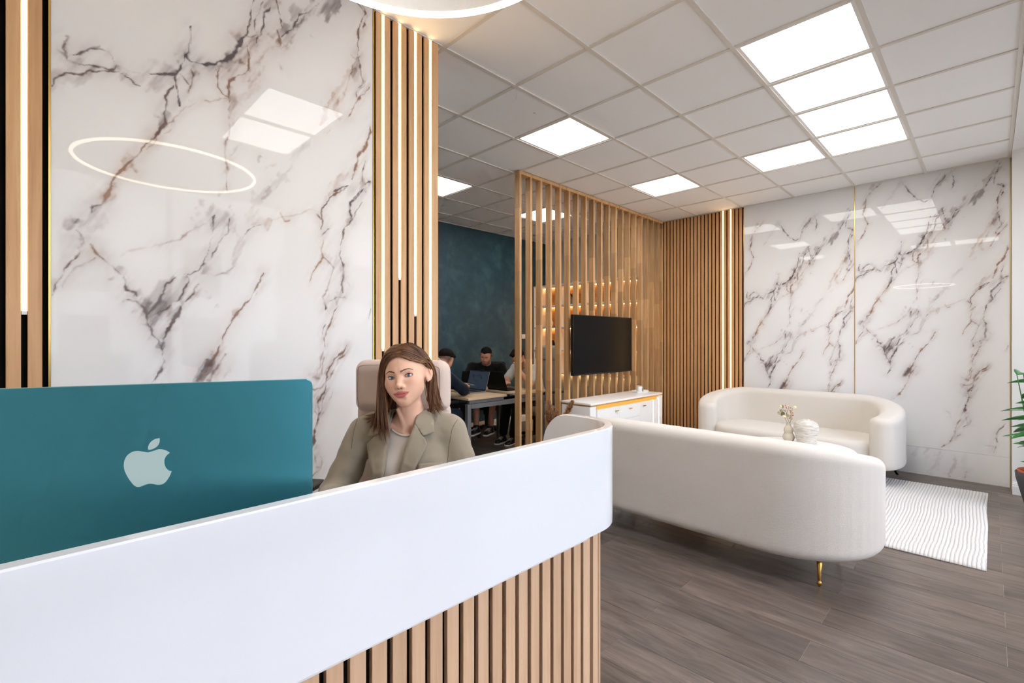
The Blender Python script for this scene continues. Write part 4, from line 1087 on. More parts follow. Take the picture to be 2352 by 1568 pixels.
# ================================================================== PAMPAS BY THE SIDEBOARD
def pampas():
    c = (3.72, 3.05, 0); t = thing('pampas_grass', 'dried brown pampas plumes in a floor vase by the slat partition', 'dried flowers', c)
    mesh('vase_body', *lathe([(.07,0),(.1,.02),(.12,.14),(.09,.26),(.05,.32),(.06,.36),(.05,.36),(.04,.3)], c, 30, cap=False), 'bisque', t, smooth=True)
    mat('plume', (168,116,72), .95, sheen=.3)
    rt = np.array((.706,-.708,0)); fw = np.array((.708,.706,0)); rnd = np.random.default_rng(3); kpx = 4.79/1102
    def px(u, v, d=0): return np.array((c[0],c[1],0)) + rt*(u-1280)*kpx + np.array((0,0,CAMZ-(v-779.2)*kpx)) + fw*d
    for pts, wmax in (([(1281,1010),(1270,985),(1262,955),(1257,922)], .058), ([(1281,1010),(1277,985),(1275,960),(1275,942)], .045), ([(1282,1010),(1292,975),(1302,950),(1313,922)], .055), ([(1280,1010),(1268,990),(1258,975),(1252,945)], .045)):
        sp = spline([px(u, v, .03*math.sin(u)) for u, v in pts], 10); st = np.vstack([np.array((c[0],c[1],.3)), sp])
        mesh('stem', *tube(st, .002, 5), 'stem', t); parts = []
        for i in range(620):
            u = rnd.uniform(.12, 1); p = sp[int(u*(len(sp)-1))]; a = rnd.uniform(0, 6.28); w_ = wmax*(.35 + .65*math.sin(math.pi*min(1, u*.9+.05)))
            dr = rt*math.cos(a) + fw*math.sin(a); q = p + dr*w_*rnd.uniform(.3,1)*1.0 + np.array((0,0,w_*rnd.uniform(.3,1.2)))
            m_ = (p+q)/2 + np.array((0,0,.008)); parts.append(tube([p, m_, q], [.0016,.0030,.0005], 3, cap=False))
        o = mesh('plume', *join(parts), 'plume', t)
pampas()

# ================================================================== PEOPLE
def _skin(name, base, lip, rough=.46):
    m = mat(name, base, rough, spec=.4, sss=.12); g = N(m); at = g.n('ShaderNodeVertexColor', layer_name='Col')
    nz = g.noise(g.obj(), 900, 2, .5); g.color(at.outputs[0]); g.bump(nz.outputs[0], .06, .001)
    return m
_skin('skin', (226,182,156), (190,104,98))
me_ = mat('eye', (230,226,222), .12, spec=.6, coat=.8); _g = N(me_); _g.color(_g.n('ShaderNodeVertexColor', layer_name='Col').outputs[0])
def hairmat(name, stops, rough=.42):
    m = mat(name, stops[1][1], rough, spec=.45 if rough < .6 else .15); g = N(m); v = g.obj(); a = g.noise(v, 60, 2, .5); at = g.n('ShaderNodeVertexColor', layer_name='Col')
    k = g.math('ADD', g.math('MULTIPLY', a.outputs[0], .35), g.math('MULTIPLY', at.outputs[0], .65)); g.color(g.ramp(k, stops)); return m
hairmat('brown_hair', [(.12,(70,46,32)), (.45,(114,76,51)), (.8,(168,122,86))]); hairmat('black_hair', [(.2,(12,10,9)), (.5,(22,18,15)), (.8,(36,28,24))], .75)
mat('lash', (34,22,18), .6); mat('brow', (112,80,61), .7)
SKIN = np.array(srgb(231,184,157)[:3]); LIP = np.array(srgb(200,104,104)[:3]); BLUSH = np.array(srgb(222,158,136)[:3])

def lift(z, y): return .0062*np.clip((-.004-z)/.024, 0, 1)*np.clip((z+.104)/.026, 0, 1)*np.clip((y-.02)/.03, 0, 1)
def head_sdf(P, male=0):
    """eyes at z=0, ear axis at y=0, face towards +y"""
    j = male
    if not j: P = P.copy(); P[:, 2] -= lift(P[:, 2], P[:, 1])
    Q = P.copy(); Q[:, 0] = np.abs(Q[:, 0])
    f = sd_ell(P, (0,-.008,.030), (.0735,.092,.084))
    f = smin(f, sd_ell(P, (0,.030,-.004), (.0640+.002*j,.0575,.078)), .02)
    f = smin(f, sd_ell(P, (0,.034,-.052), (.0445+.010*j,.050,.048)), .02)
    f = smin(f, sd_cap(Q, (.0400+.0105*j,.004,-.050-.006*j), (.0105+.0065*j,.070,-.086-.006*j), .0130+.002*j, .0120+.002*j), .030)
    f = smin(f, sd_ell(P, (0,.0760,-.087-.006*j), (.0140+.006*j,.0130,.0135)), .018)
    f = smin(f, sd_ell(Q, (.040,.0525,-.026), (.0235,.0225,.0215)), .028)
    f = smin(f, sd_ell(Q, (.0305,.050,-.050), (.0205,.0245,.0240)), .028)
    f = smin(f, sd_cap(Q, (.010,.0765,.0175), (.043,.0625,.0195), .0060+.003*j, .0050+.002*j), .018)
    f = smax(f, -sd_ell(Q, (.0305,.0985,-.0005), (.0195,.0205,.0120)), .012)
    # nose
    f = smin(f, sd_cap(P, (0,.0790,.008), (0,.0955,-.033), .0052, .0078), .013)
    f = smin(f, sd_ell(P, (0,.0985,-.0375), (.0086+.001*j,.0088,.0076)), .007)
    f = smin(f, sd_ell(Q, (.0118+.001*j,.0900,-.0415), (.0058,.0085,.0060)), .0055)
    f = smax(f, -sd_ell(Q, (.0058,.0955,-.0475), (.0034,.0050,.0030)), .0025)
    # mouth
    f = smin(f, sd_ell(P, (0,.0630,-.066), (.034,.0245,.0260)), .022)
    f = smin(f, sd_cap(Q, (.0050,.0868,-.0620), (.0280,.0748,-.0630), .0054, .0018), .005)
    f = smin(f, sd_cap(Q, (.0,.0870,-.0738), (.0130,.0845,-.0728), .0068, .0056), .005)
    f = smin(f, sd_cap(Q, (.0130,.0845,-.0728), (.0275,.0752,-.0650), .0054, .0018), .005)
    g = np.minimum(sd_cap(Q, (0,.0945,-.0672), (.013,.0905,-.0676), .0012), sd_cap(Q, (.013,.0905,-.0676), (.0305,.0775,-.0622), .0012, .0010))
    f = smax(f, -g, .0022)
    f = smax(f, -sd_ell(P, (0,.0920,-.0835), (.013,.0050,.0036)), .008)
    # eyes: lids over the ball, then the almond opening
    f = smin(f, sd_sph(Q, (.0312,.0645,0), .0149), .0050)
    rot = rotm(0, -5, 0)
    f = smax(f, -sd_ell(Q, (.0320,.0790,-.0003), (.0172,.0135,.0060 - .0022*j), rot), .0012)
    # ears
    er = rotm(10, 0, 38)
    e = sd_ell(Q, (.0780,-.010,-.004), (.0065,.0175,.0285), er); e = smax(e, -sd_ell(Q, (.0835,-.005,-.002), (.0058,.0110,.0190), er), .004)
    e = smin(e, sd_cap(Q, (.0820,-.006,.010), (.0840,-.014,-.012), .0028, .0025), .004)
    e = smin(e, sd_ell(Q, (.0745,.001,-.026), (.0045,.0065,.0085)), .006)
    f = smin(f, e, .006)
    return f
def skin_cols(V, male=0, beard=0.0, skin=None, hair=None):
    V = V.copy()
    if not male: V[:, 2] -= lift(V[:, 2], V[:, 1])
    S_ = SKIN if skin is None else skin; C = np.repeat(S_[None], len(V), 0); x = np.abs(V[:, 0]); y, z = V[:, 1], V[:, 2]
    bl = np.exp(-((x-.042)/.016)**2 - ((z+.028)/.016)**2)*(y > .03); C = C*(1-.35*bl[:, None]) + .35*bl[:, None]*BLUSH*(S_/SKIN)
    zt = -.0568 + .0016*np.clip(1 - np.abs(x-.006)/.005, 0, 1) - .0060*(x/.031)**1.8; zb = -.0812 + .0185*(x/.031)**2.2
    lp = (x < .0305) & (z < zt) & (z > zb) & (y > .06); edge = np.clip(np.minimum(zt-z, z-zb)/.0018, 0, 1)*np.clip((.0308-x)/.003, 0, 1)
    a = (np.where(lp, edge, 0)*(.92 if not male else .35))[:, None]; C = C*(1-a) + LIP*a
    ey = np.exp(-((x-.031)/.017)**2 - ((z-.0085)/.006)**2)*(y > .05); C = C*(1 - .22*ey[:, None]*np.array((.7,1,1.1)))
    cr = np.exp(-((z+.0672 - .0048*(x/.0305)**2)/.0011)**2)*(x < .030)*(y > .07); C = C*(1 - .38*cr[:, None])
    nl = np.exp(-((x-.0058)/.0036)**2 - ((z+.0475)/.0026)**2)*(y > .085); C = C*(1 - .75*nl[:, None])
    if beard:
        b = np.clip((-.030 - .5*np.clip(x-.03, 0, 1) - z)/.012, 0, 1)*np.clip((y+.012)/.02, 0, 1)*np.clip((z+.135)/.02, 0, 1); must = np.exp(-((z+.0535)/.006)**2)*(x < .03)*(y > .07)
        b = np.maximum(b*np.clip((-.045-z)/.02, 0, 1)*(.55 + .45*np.exp(-(x/.022)**2)) + .35*b*(x > .045), must*.9)*np.where(lp, .15, 1)*beard; C = C*(1-b[:, None]) + np.array((.018,.013,.011))*b[:, None]
    if hair is not None: C = np.where(hair[:, None] > 0, C*(1-hair[:, None]) + np.array((.016,.012,.010))*hair[:, None], C)
    return np.clip(C, 0, 1)
def uvsphere(c, r, n=20, m=28):
    V, F = [], []
    for i in range(n+1):
        th = math.pi*i/n
        for k in range(m): ph = 2*math.pi*k/m; V.append((c[0]+r*math.sin(th)*math.cos(ph), c[1]+r*math.sin(th)*math.sin(ph), c[2]+r*math.cos(th)))
    for i in range(n):
        for k in range(m): F.append((i*m+k, (i+1)*m+k, (i+1)*m+(k+1) % m, i*m+(k+1) % m))
    return np.array(V), F
class Frame:
    """local (x = person's left, y = forward, z = up) -> world"""
    def __init__(s, O, face_deg, roll=0, pitch=0):
        a = R(face_deg); ey = np.array((math.cos(a), math.sin(a), 0)); ex = np.array((-ey[1], ey[0], 0)); ex = -ex if False else np.array((math.cos(a+math.pi/2), math.sin(a+math.pi/2), 0))
        # person's left is to the left of the facing direction; a right-handed local frame then is (right, forward, up) with right = -left
        B = np.stack([-ex, ey, np.array((0,0,1.))], 1)        # columns: right, forward, up
        B = B @ np.array(Euler((R(pitch), R(roll), 0)).to_matrix()); s.B = B; s.O = np.array(O, float)
    def w(s, V): return np.asarray(V) @ s.B.T + s.O
    def l(s, P): return (np.asarray(P) - s.O) @ s.B
def tubes(P, RR, sides=3):
    """many tubes at once: P (n,m,3) centre lines, RR (n,m) radii"""
    n, m, _ = P.shape; T = np.empty_like(P); T[:, 1:-1] = P[:, 2:] - P[:, :-2]; T[:, 0] = P[:, 1] - P[:, 0]; T[:, -1] = P[:, -1] - P[:, -2]
    T /= np.linalg.norm(T, axis=2, keepdims=True) + 1e-12; ref = np.array((.31,.87,.38)); U = np.cross(T, ref); U /= np.linalg.norm(U, axis=2, keepdims=True) + 1e-12; W = np.cross(T, U)
    V = np.stack([P + RR[..., None]*(math.cos(2*math.pi*k/sides)*U + math.sin(2*math.pi*k/sides)*W) for k in range(sides)], 2).reshape(-1, 3)
    I = np.arange(n*m*sides).reshape(n, m, sides); J = np.roll(I, -1, 2)
    F = np.stack([I[:, :-1], J[:, :-1], J[:, 1:], I[:, 1:]], -1).reshape(-1, 4); return V, F
def strands(guides, n, rnd, jit=.004, rad=.0016, pts=14, sides=3, per=12):
    """guides: list (front to back) of point lists of equal length; strands gather in locks; returns mesh and per-vertex tone"""
    G = np.array([spline(g, 6) for g in guides]); m, gl = G.shape[:2]; nc = n//per; n = nc*per; q = np.linspace(0, 1, pts)
    def at(u, x):      # guide coordinate u (n,), length coordinate x (n,pts) in 0..1
        i = u.astype(int); t = (u-i)[:, None, None]; y = x*(gl-1.001); k = y.astype(int); f = (y-k)[..., None]
        g = lambda ii: G[ii[:, None], k]*(1-f) + G[ii[:, None], k+1]*f
        return g(i)*(1-t) + g(i+1)*t
    rep = lambda a: np.repeat(a, per, 0)
    uc = rep(rnd.uniform(0, m-1.0001, nc)); oc = rep(rnd.normal(0, jit*1.3, (nc, 3))); wv = rep(rnd.uniform(0, 6.28, nc)); wf = rep(rnd.uniform(3, 6.5, nc)); wd = rep(rnd.normal(0, 1, (nc, 3))*np.array((1,1,.3))); tc = rep(rnd.uniform(.05, .85, nc)); Lc = rep(rnd.uniform(.80, 1.0, nc))
    u = np.clip(uc + rnd.normal(0, .16, n), 0, m-1.0001); L_ = np.clip(Lc*rnd.uniform(.9, 1.05, n), .5, 1)[:, None]; s_ = q[None]*L_
    pull = np.clip(s_*1.3-.35, 0, .75)[..., None]; P = at(u, s_)*(1-pull) + at(uc, s_)*pull
    P = P + oc[:, None]*(.2 + .9*s_[..., None]) + (jit*s_*np.sin(s_*wf[:, None] + wv[:, None]))[..., None]*wd[:, None] + rnd.normal(0, jit*.45, (n, 1, 3))*(.3 + .7*s_[..., None])
    RR = rad*rnd.uniform(.6, 1.3, n)[:, None]*np.clip(np.minimum(q*9 + .5, (1-q)*3.0 + .1), 0, 1)[None]
    V, F = tubes(P, RR, sides); tone = np.clip(tc[:, None] + rnd.normal(0, .12, n)[:, None] + .22*(s_-.45), 0, 1)
    return V, F, np.repeat(tone.ravel(), sides)

def woman():
    yaw = 217.0
    HF = Frame((.9758, 1.514, 1.261), yaw, roll=9.5, pitch=1); BF = Frame((.9758, 1.514, 1.258), yaw + 4)
    t = thing('person', 'woman with long brown hair in an olive beige blazer sitting behind the reception desk', 'person', (.98, 1.55, .45))
    rnd = np.random.default_rng(5)
    # ---------------- body (skin): head, neck, chest, arms and hands in one surface
    def neck_chest(P):
        f = sd_cap(P, (.0,-.012,-.085), (-.012,-.038,-.20), .0455, .050)
        f = smin(f, sd_cap(P, (-.01,-.045,-.170), (.12,-.05,-.215), .030, .035), .05); f = smin(f, sd_cap(P, (-.01,-.045,-.170), (-.14,-.05,-.215), .030, .035), .05)
        f = smin(f, sd_ell(P, (-.01,-.045,-.31), (.135,.085,.155)), .05)
        f = smin(f, sd_cap(P, (.004,.008,-.205), (.07,-.0,-.182), .0065, .006), .016); f = smin(f, sd_cap(P, (-.026,.008,-.205), (-.09,.0,-.182), .0065, .006), .016)
        f = smax(f, -sd_ell(P, (-.011,.030,-.196), (.010,.014,.012)), .014)
        f = smin(f, sd_cap(P, (.032,.018,-.12), (.0,.014,-.195), .0055, .006), .012); f = smin(f, sd_cap(P, (-.044,-.006,-.105), (-.022,.013,-.195), .0055, .006), .014)
        return f
    W2H = lambda P: HF.l(BF.w(P))
    ARM = {1: [(.177,-.045,-.222), (.270,-.015,-.43), (.20,.235,-.430)], -1: [(-.150,-.045,-.222), (-.232,-.01,-.43), (-.11,.235,-.430)]}
    def hands(P):
        f = np.full(len(P), 9.)
        for s_ in (1, -1):
            a = np.array(ARM[s_][2]); d = a - np.array(ARM[s_][1]); d /= np.linalg.norm(d); sd = np.array((d[1], -d[0], 0))*-s_
            f = smin(f, sd_cap(P, ARM[s_][0], ARM[s_][1], .038, .034), .01); f = smin(f, sd_cap(P, ARM[s_][1], a, .034, .024), .02)
            pc = a + d*.055; f = smin(f, sd_box(P, pc, (.036,.036,.013), .012), .02)
            for k in range(4):
                b = pc + d*.035 + sd*(-.027 + .018*k); ln = (.062,.072,.067,.052)[k]; m_ = b + d*ln*.5 + np.array((0,0,.004)); f = smin(f, sd_cap(P, b, m_, .0088, .0080), .006); f = smin(f, sd_cap(P, m_, b + d*ln - np.array((0,0,.012)), .0080, .0065), .004)
            b = pc - d*.02 - sd*.034; f = smin(f, sd_cap(P, b, b + d*.04 - sd*.022, .0105, .0085), .012); f = smin(f, sd_cap(P, b + d*.04 - sd*.022, b + d*.065 - sd*.022, .0085, .0068), .004)
        return f
    def body(P):
        f = smin(head_sdf(W2H(P)), neck_chest(P), .016); return smin(f, hands(P), .03)
    Vh, Fh = surfnet(body, (-.115,-.125,-.235), (.115,.13,.135), .0019)
    k = 0
    Vb, Fb = surfnet(body, (-.34,-.16,-.56), (.34,.40,-.236+.008), .008)
    # weld the fine head part and the coarser torso part into one mesh object
    V = np.vstack([Vh, Vb]); F = np.vstack([Fh, Fb + len(Vh)])
    o = mesh('body', BF.w(V), F, 'skin', t, smooth=True); setcol(o, skin_cols(W2H(V)))
    # ---------------- eyes
    cam_l = HF.l(np.array((0,0,CAMZ)))
    for s_ in (1, -1):
        c = np.array((s_*.0312, .0645, 0)); Vs, Fs = uvsphere((0,0,0), .0136, 32, 48); gz = cam_l - c; gz = gz/np.linalg.norm(gz) + np.array((0,.9,0)); gz /= np.linalg.norm(gz)
        ang = np.arccos(np.clip((Vs/.0136) @ gz, -1, 1)); rr = ang*.0136
        wht = np.array((.74,.70,.68)); iris = np.array((.20,.255,.29)); C = np.where(rr[:, None] < .0025, np.array((.006,.006,.008)), np.where(rr[:, None] < .0053, iris*(.75+.4*rnd.random((len(Vs), 1))), np.where(rr[:, None] < .0063, iris*.28, wht)))
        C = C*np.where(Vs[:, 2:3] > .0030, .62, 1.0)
        e = mesh('eye', BF.w(BF.l(HF.w(Vs + c))), Fs, 'eye', t, smooth=True); setcol(e, C)
        # lashes along the upper lid, and a soft lower line
        pts = []
        for q in np.linspace(-1, 1, 13):
            x = q*.0168; z = .0060*math.sqrt(max(0, 1-q*q))*.96; x2 = x*math.cos(R(5)) ; z2 = z + abs(1)*x*math.sin(R(5)); xx = .0320 + x2
            yy = .0645 + math.sqrt(max(3e-5, .0153**2 - (xx-.0312)**2 - z2**2)); pts.append((s_*xx, yy + .0006, z2 + .0003))
        mesh('eyelash', HF.w(np.array(tube(pts, [.0004]+[.0010]*6+[.0013]*5+[.0006], 6)[0])), tube(pts, .001, 6)[1], 'lash', t, smooth=True)
        pts = [(p[0], p[1]-.0002, -p[2]*.93 + 2*math.sin(R(5))*(abs(p[0])-.0320)) for p in pts]; mesh('eyelash', HF.w(np.array(tube(pts, .00055, 5)[0])), tube(pts, .00055, 5)[1], 'lash', t, smooth=True)
        # brow: many short hairs lying on the ridge
        q = np.repeat(np.linspace(0, 1, 150), 2); x = .0105 + q*.0365; z = .0160 + .0068*np.sin(np.minimum(1, q/.72)*math.pi/2) - np.maximum(0, q-.72)*.016 + rnd.normal(0, 1, len(q))*.0013*(1-q*.75)
        b = np.stack([x, np.full(len(q), .10), z], 1)
        for _ in range(14): b[:, 1] -= head_sdf(b)*.8
        b[:, 1] += .0005; e2 = b + np.stack([np.full(len(q), .0042), np.full(len(q), -.0028), .0016-.0032*q], 1); Pq = np.stack([b, (b+e2)/2 + np.array((0,.0004,0)), e2], 1); Pq[..., 0] *= s_
        Vx, Fx = tubes(Pq, np.repeat(np.array([[.00034,.00034,.0001]]), len(q), 0), 3); mesh('eyebrow', HF.w(Vx), Fx, 'brow', t)
    # ---------------- hair
    part = [(0,.0770,.0715), (0,.065,.0905), (0,.040,.107), (0,.0,.1155), (0,-.045,.106), (0,-.08,.075)]
    L1 = [ # image-left side (her right): falls in front of the shoulder
        [part[0], (.022,.0790,.070), (.050,.066,.049), (.070,.050,.010), (.076,.052,-.040), (.074,.066,-.095), (.072,.078,-.145), (.068,.086,-.185), (.066,.090,-.212)],
        [part[1], (.028,.069,.086), (.060,.052,.062), (.083,.038,.015), (.091,.042,-.040), (.093,.054,-.095), (.094,.064,-.145), (.092,.074,-.185), (.084,.082,-.214)],
        [part[2], (.032,.042,.105), (.066,.028,.080), (.094,.020,.020), (.106,.024,-.040), (.112,.034,-.095), (.116,.042,-.140), (.120,.052,-.170), (.116,.064,-.198)],
        [part[3], (.034,.002,.113), (.068,-.006,.086), (.096,-.008,.020), (.110,-.004,-.040), (.122,.004,-.095), (.136,.012,-.124), (.152,.020,-.138), (.172,.024,-.140)],
        [part[4], (.034,-.045,.103), (.066,-.046,.076), (.092,-.040,.010), (.106,-.034,-.050), (.118,-.026,-.100), (.138,-.016,-.122), (.166,-.006,-.128), (.196,.004,-.120)],
        [part[5], (.030,-.082,.070), (.052,-.086,.040), (.070,-.080,-.02), (.080,-.074,-.07), (.088,-.066,-.11), (.096,-.058,-.135), (.112,-.048,-.150), (.130,-.038,-.152)]]
    R1 = [ # image-right side (her left): swept back behind the ear
        [part[0], (-.020,.0790,.0705), (-.046,.068,.055), (-.067,.040,.042), (-.0820,.006,.034), (-.080,-.030,-.006), (-.066,-.030,-.070), (-.066,-.012,-.120), (-.076,.006,-.165)],
        [part[1], (-.028,.069,.086), (-.060,.048,.064), (-.078,.022,.044), (-.085,-.006,.030), (-.082,-.036,-.012), (-.072,-.034,-.075), (-.074,-.018,-.125), (-.092,-.002,-.160)],
        [part[2], (-.032,.042,.105), (-.064,.024,.080), (-.082,.0,.050), (-.086,-.024,.024), (-.083,-.044,-.02), (-.078,-.040,-.08), (-.084,-.028,-.125), (-.108,-.012,-.152)],
        [part[3], (-.034,.002,.113), (-.062,-.012,.086), (-.080,-.030,.050), (-.083,-.046,.015), (-.082,-.054,-.03), (-.082,-.050,-.085), (-.092,-.038,-.128), (-.126,-.024,-.148)],
        [part[4], (-.032,-.045,.103), (-.058,-.052,.076), (-.070,-.062,.03), (-.070,-.068,-.01), (-.070,-.072,-.05), (-.070,-.066,-.09), (-.078,-.054,-.125), (-.098,-.044,-.145)],
        [part[5], (-.028,-.082,.072), (-.046,-.086,.045), (-.050,-.088,.01), (-.044,-.086,-.03), (-.042,-.078,-.06), (-.046,-.066,-.10), (-.052,-.056,-.13), (-.060,-.048,-.15)]]
    parts = []; tones = []; off = 0
    for G, n in ((L1, 1500), (R1, 1250)):
        Vx, Fx, tn = strands(G, n, rnd, .0042, .00125, 20, sides=3); parts.append((Vx, Fx + sum(len(p_[0]) for p_ in parts))); tones.append(tn)
    V = np.vstack([p_[0] for p_ in parts]); F = np.vstack([p_[1] for p_ in parts]); tones = np.concatenate(tones)
    # flyaway ends
    o = mesh('hair', HF.w(V), F, 'brown_hair', t, smooth=True); setcol(o, np.repeat(tones[:, None], 3, 1))
    # under-layer that closes the gaps between the strands
    def cap(P):
        f = sd_ell(P, (0,-.010,.030), (.0785,.0985,.0885)); f = smin(f, sd_ell(P, (0,-.05,-.04), (.073,.046,.10)), .03)
        cut = np.maximum(P[:, 1] - (-.035 + np.clip(P[:, 2]-.012, -1, .065)*1.62), -(P[:, 2] + 1)); cut = np.where(P[:, 2] > .075, np.minimum(cut, P[:, 1] - .068), cut)
        f = smax(f, cut, .006)
        for s_, pp in ((1, [(.076,.034,-.01), (.082,.050,-.09), (.082,.066,-.165)]), (1, [(.092,.008,0), (.104,.012,-.08), (.112,.022,-.135)]), (1, [(.088,-.03,0), (.098,-.024,-.08), (.108,-.014,-.13)]), (-1, [(.074,-.048,.0), (.072,-.046,-.07), (.080,-.036,-.125)]), (-1, [(.062,-.06,-.02), (.064,-.054,-.08), (.070,-.040,-.135)]), (-1, [(.05,-.07,-.04), (.05,-.06,-.1), (.055,-.05,-.14)])):
            for a, b in zip(pp[:-1], pp[1:]): f = smin(f, sd_cap(P*np.array((s_,1,1)), a, b, .011, .009), .012)
        return f + .0015*vnoise(P*np.array((3,3,.6)), 40, 6)
    Vc, Fc = surfnet(cap, (-.12,-.13,-.2), (.14,.10,.135), .0035); o = mesh('hair_underlayer', HF.w(Vc), Fc, 'brown_hair', t, smooth=True); setcol(o, np.full((len(Vc), 3), .38))
    # ---------------- clothes
    def torso(P):
        f = sd_ell(P, (-.008,-.048,-.315), (.150,.104,.175)); f = smin(f, sd_ell(P, (-.008,-.045,-.50), (.140,.105,.17)), .06)
        f = smin(f, sd_ell(P, (.06,.018,-.335), (.055,.048,.055)), .05); f = smin(f, sd_ell(P, (-.076,.018,-.335), (.055,.048,.055)), .05)
        f = smin(f, sd_cap(P, (-.140,-.05,-.205), (.145,-.05,-.205), .042), .04); return f
    def jacket(P):
        f = torso(P) - .012
        f = smin(f, sd_cap(P, (.045,-.05,-.155), (.162,-.05,-.190), .030, .036), .03); f = smin(f, sd_cap(P, (-.06,-.05,-.155), (-.150,-.05,-.190), .030, .036), .03)
        for s_ in (1, -1):
            a, b, c = [np.array(q) for q in ARM[s_]]; a = a + np.array((s_*.006,0,.012))
            q = (P-a) @ (b-a)/((b-a) @ (b-a)); fold = .0065*np.sin(q*15 + 2.2*vnoise(P, 11, 3) + s_)*np.clip(q*1.6-.35, 0, 1)*np.clip(1.35-q, 0, 1)
            g = smin(sd_cap(P, a, b, .053, .058), sd_cap(P, b, c, .058, .046), .03) + fold; f = smin(f, g, .022)
        return f + .0034*vnoise(P*np.array((1,1,.4)), 20, 9) + .0012*vnoise(P, 46, 2)
    def vee(P):
        z = P[:, 2]; u = np.clip((-.15 - z)/.27, 0, 1); hw = .066 - .030*u; xc = -.006 + .020*u; return np.maximum(np.abs(P[:, 0]-xc) - hw, -(P[:, 1]-(-.03)))
    def jk(P): j_ = jacket(P); return smax(smax(j_, -(j_+.010), .002), -vee(P), .004)
    neckcut = lambda P: smax(jk(P), -sd_cap(P, (-.008,-.03,-.08), (-.010,-.035,-.20), .062, .064), .006)
    def blz(P): return smax(neckcut(P), -(P[:, 2] + .58), .002)
    V, F = surfnet(blz, (-.36,-.19,-.60), (.36,.36,-.10), .0058); o = mesh('blazer', BF.w(V), F, 'blazer', t, smooth=True)
    def top(P): return smax(torso(P)+.002, P[:, 2] - (-.210 + 5.5*(P[:, 0]+.004)**2 + np.where(P[:, 1] < -.05, .05, 0)), .003)
    V, F = surfnet(top, (-.2,-.19,-.62), (.2,.13,-.14), .0055); mesh('round_neck_top', BF.w(V), F, 'cream_top', t, smooth=True)
    xs = np.linspace(-.062, .054, 24); nl = []
    for x in xs:
        z = -.2105 + 5.5*(x+.004)**2; p = np.array((x, .2, z))
        for _ in range(40): p[1] -= torso(p[None])[0]*.8
        nl.append(p + np.array((0,.0005,.0)))
    mesh('neckline_band', BF.w(np.array(tube(nl, .0036, 8)[0])), tube(nl, .0036, 8)[1], 'cream_top', t, smooth=True)
    # lapels, collar and pocket: cut cloth lying on the jacket front (outline in pattern pixels seen from the room)
    cam_p = np.array((0,0,CAMZ)); th = R(44.911); fw = np.array((math.cos(th), math.sin(th), 0)); rt = np.array((math.sin(th), -math.cos(th), 0)); up = np.array((0,0,1.))
    def drape(name, poly, lift_, thick, cuts=4, body=jacket, m='blazer'):
        P2 = [(700 + x/3.733, 740 + y/3.733) for x, y in poly]
        bm = bmesh.new(); vs = [bm.verts.new((x, y, 0)) for x, y in P2]; bm.faces.new(vs); bmesh.ops.triangulate(bm, faces=bm.faces[:]); bmesh.ops.subdivide_edges(bm, edges=bm.edges[:], cuts=cuts, use_grid_fill=True)
        bmesh.ops.triangulate(bm, faces=bm.faces[:]); bm.verts.ensure_lookup_table(); uv = np.array([(v.co.x, v.co.y) for v in bm.verts]); F = [[v.index for v in f.verts] for f in bm.faces]; bm.free()
        D = fw[None] + rt[None]*((uv[:, 0]-1176)/1102.17)[:, None] + up[None]*((779.2-uv[:, 1])/1102.17)[:, None]; D /= np.linalg.norm(D, axis=1)[:, None]
        tt = np.full(len(D), 1.35)
        for _ in range(70): tt += np.clip(body(BF.l(cam_p + D*tt[:, None]))*.7, -.05, .05)
        tt = np.clip(tt, 1.3, 1.95); E = [set() for _ in D]
        for f in F:
            for a, b in zip(f, f[1:]+f[:1]): E[a].add(b); E[b].add(a)
        for _ in range(6): tt = np.array([.4*tt[i] + .6*np.mean(tt[list(E[i])]) for i in range(len(tt))])
        P = cam_p + D*(tt - lift_)[:, None]
        o = mesh(name, P, F, m, t, smooth=True); s_ = o.modifiers.new('s', 'SOLIDIFY'); s_.thickness = thick; s_.offset = 0; return o
    drape('lapel', [(945,872),(1018,975),(1050,1045),(1020,1110),(985,1180),(950,1250),(918,1310),(880,1450),(760,1480),(805,1335),(825,1200),(860,1080),(905,960)], .014, .004)
    drape('lapel', [(718,895),(670,935),(620,968),(532,1040),(540,1100),(552,1170),(572,1290),(590,1388),(600,1480),(655,1470),(665,1368),(678,1290),(690,1210),(712,1060)], .014, .004)
    drape('collar', [(992,720),(1050,760),(1102,788),(1106,870),(1110,946),(1060,960),(1018,977),(980,920),(945,872),(955,820),(970,770)], .017, .004)
    drape('collar', [(745,735),(732,800),(718,895),(670,940),(610,970),(535,980),(555,930),(572,885),(610,835),(650,785),(700,750)], .017, .004)
    drape('breast_pocket', [(978,1215),(1080,1203),(1182,1190),(1178,1240),(1075,1255),(970,1270)], .009, .003, 3)
    def seam(poly):
        uv = spline([(700 + x/3.733, 740 + y/3.733) for x, y in poly], 8); D = fw[None] + rt[None]*((uv[:, 0]-1176)/1102.17)[:, None] + up[None]*((779.2-uv[:, 1])/1102.17)[:, None]; D /= np.linalg.norm(D, axis=1)[:, None]; tt = np.full(len(D), 1.35)
        for _ in range(70): tt += np.clip(jacket(BF.l(cam_p + D*tt[:, None]))*.7, -.05, .05)
        P = cam_p + D*(np.clip(tt, 1.3, 2.0) - .0002)[:, None]; V, F = tube(P, .0011, 5); mesh('seam', V, F, mat('seam_dark', (112,102,84), .9) if 'seam_dark' not in MATS else 'seam_dark', t, smooth=True)
    seam([(1310,835),(1270,900),(1250,985),(1235,1080),(1222,1240)]); seam([(452,830),(424,920),(408,1010),(400,1080)])
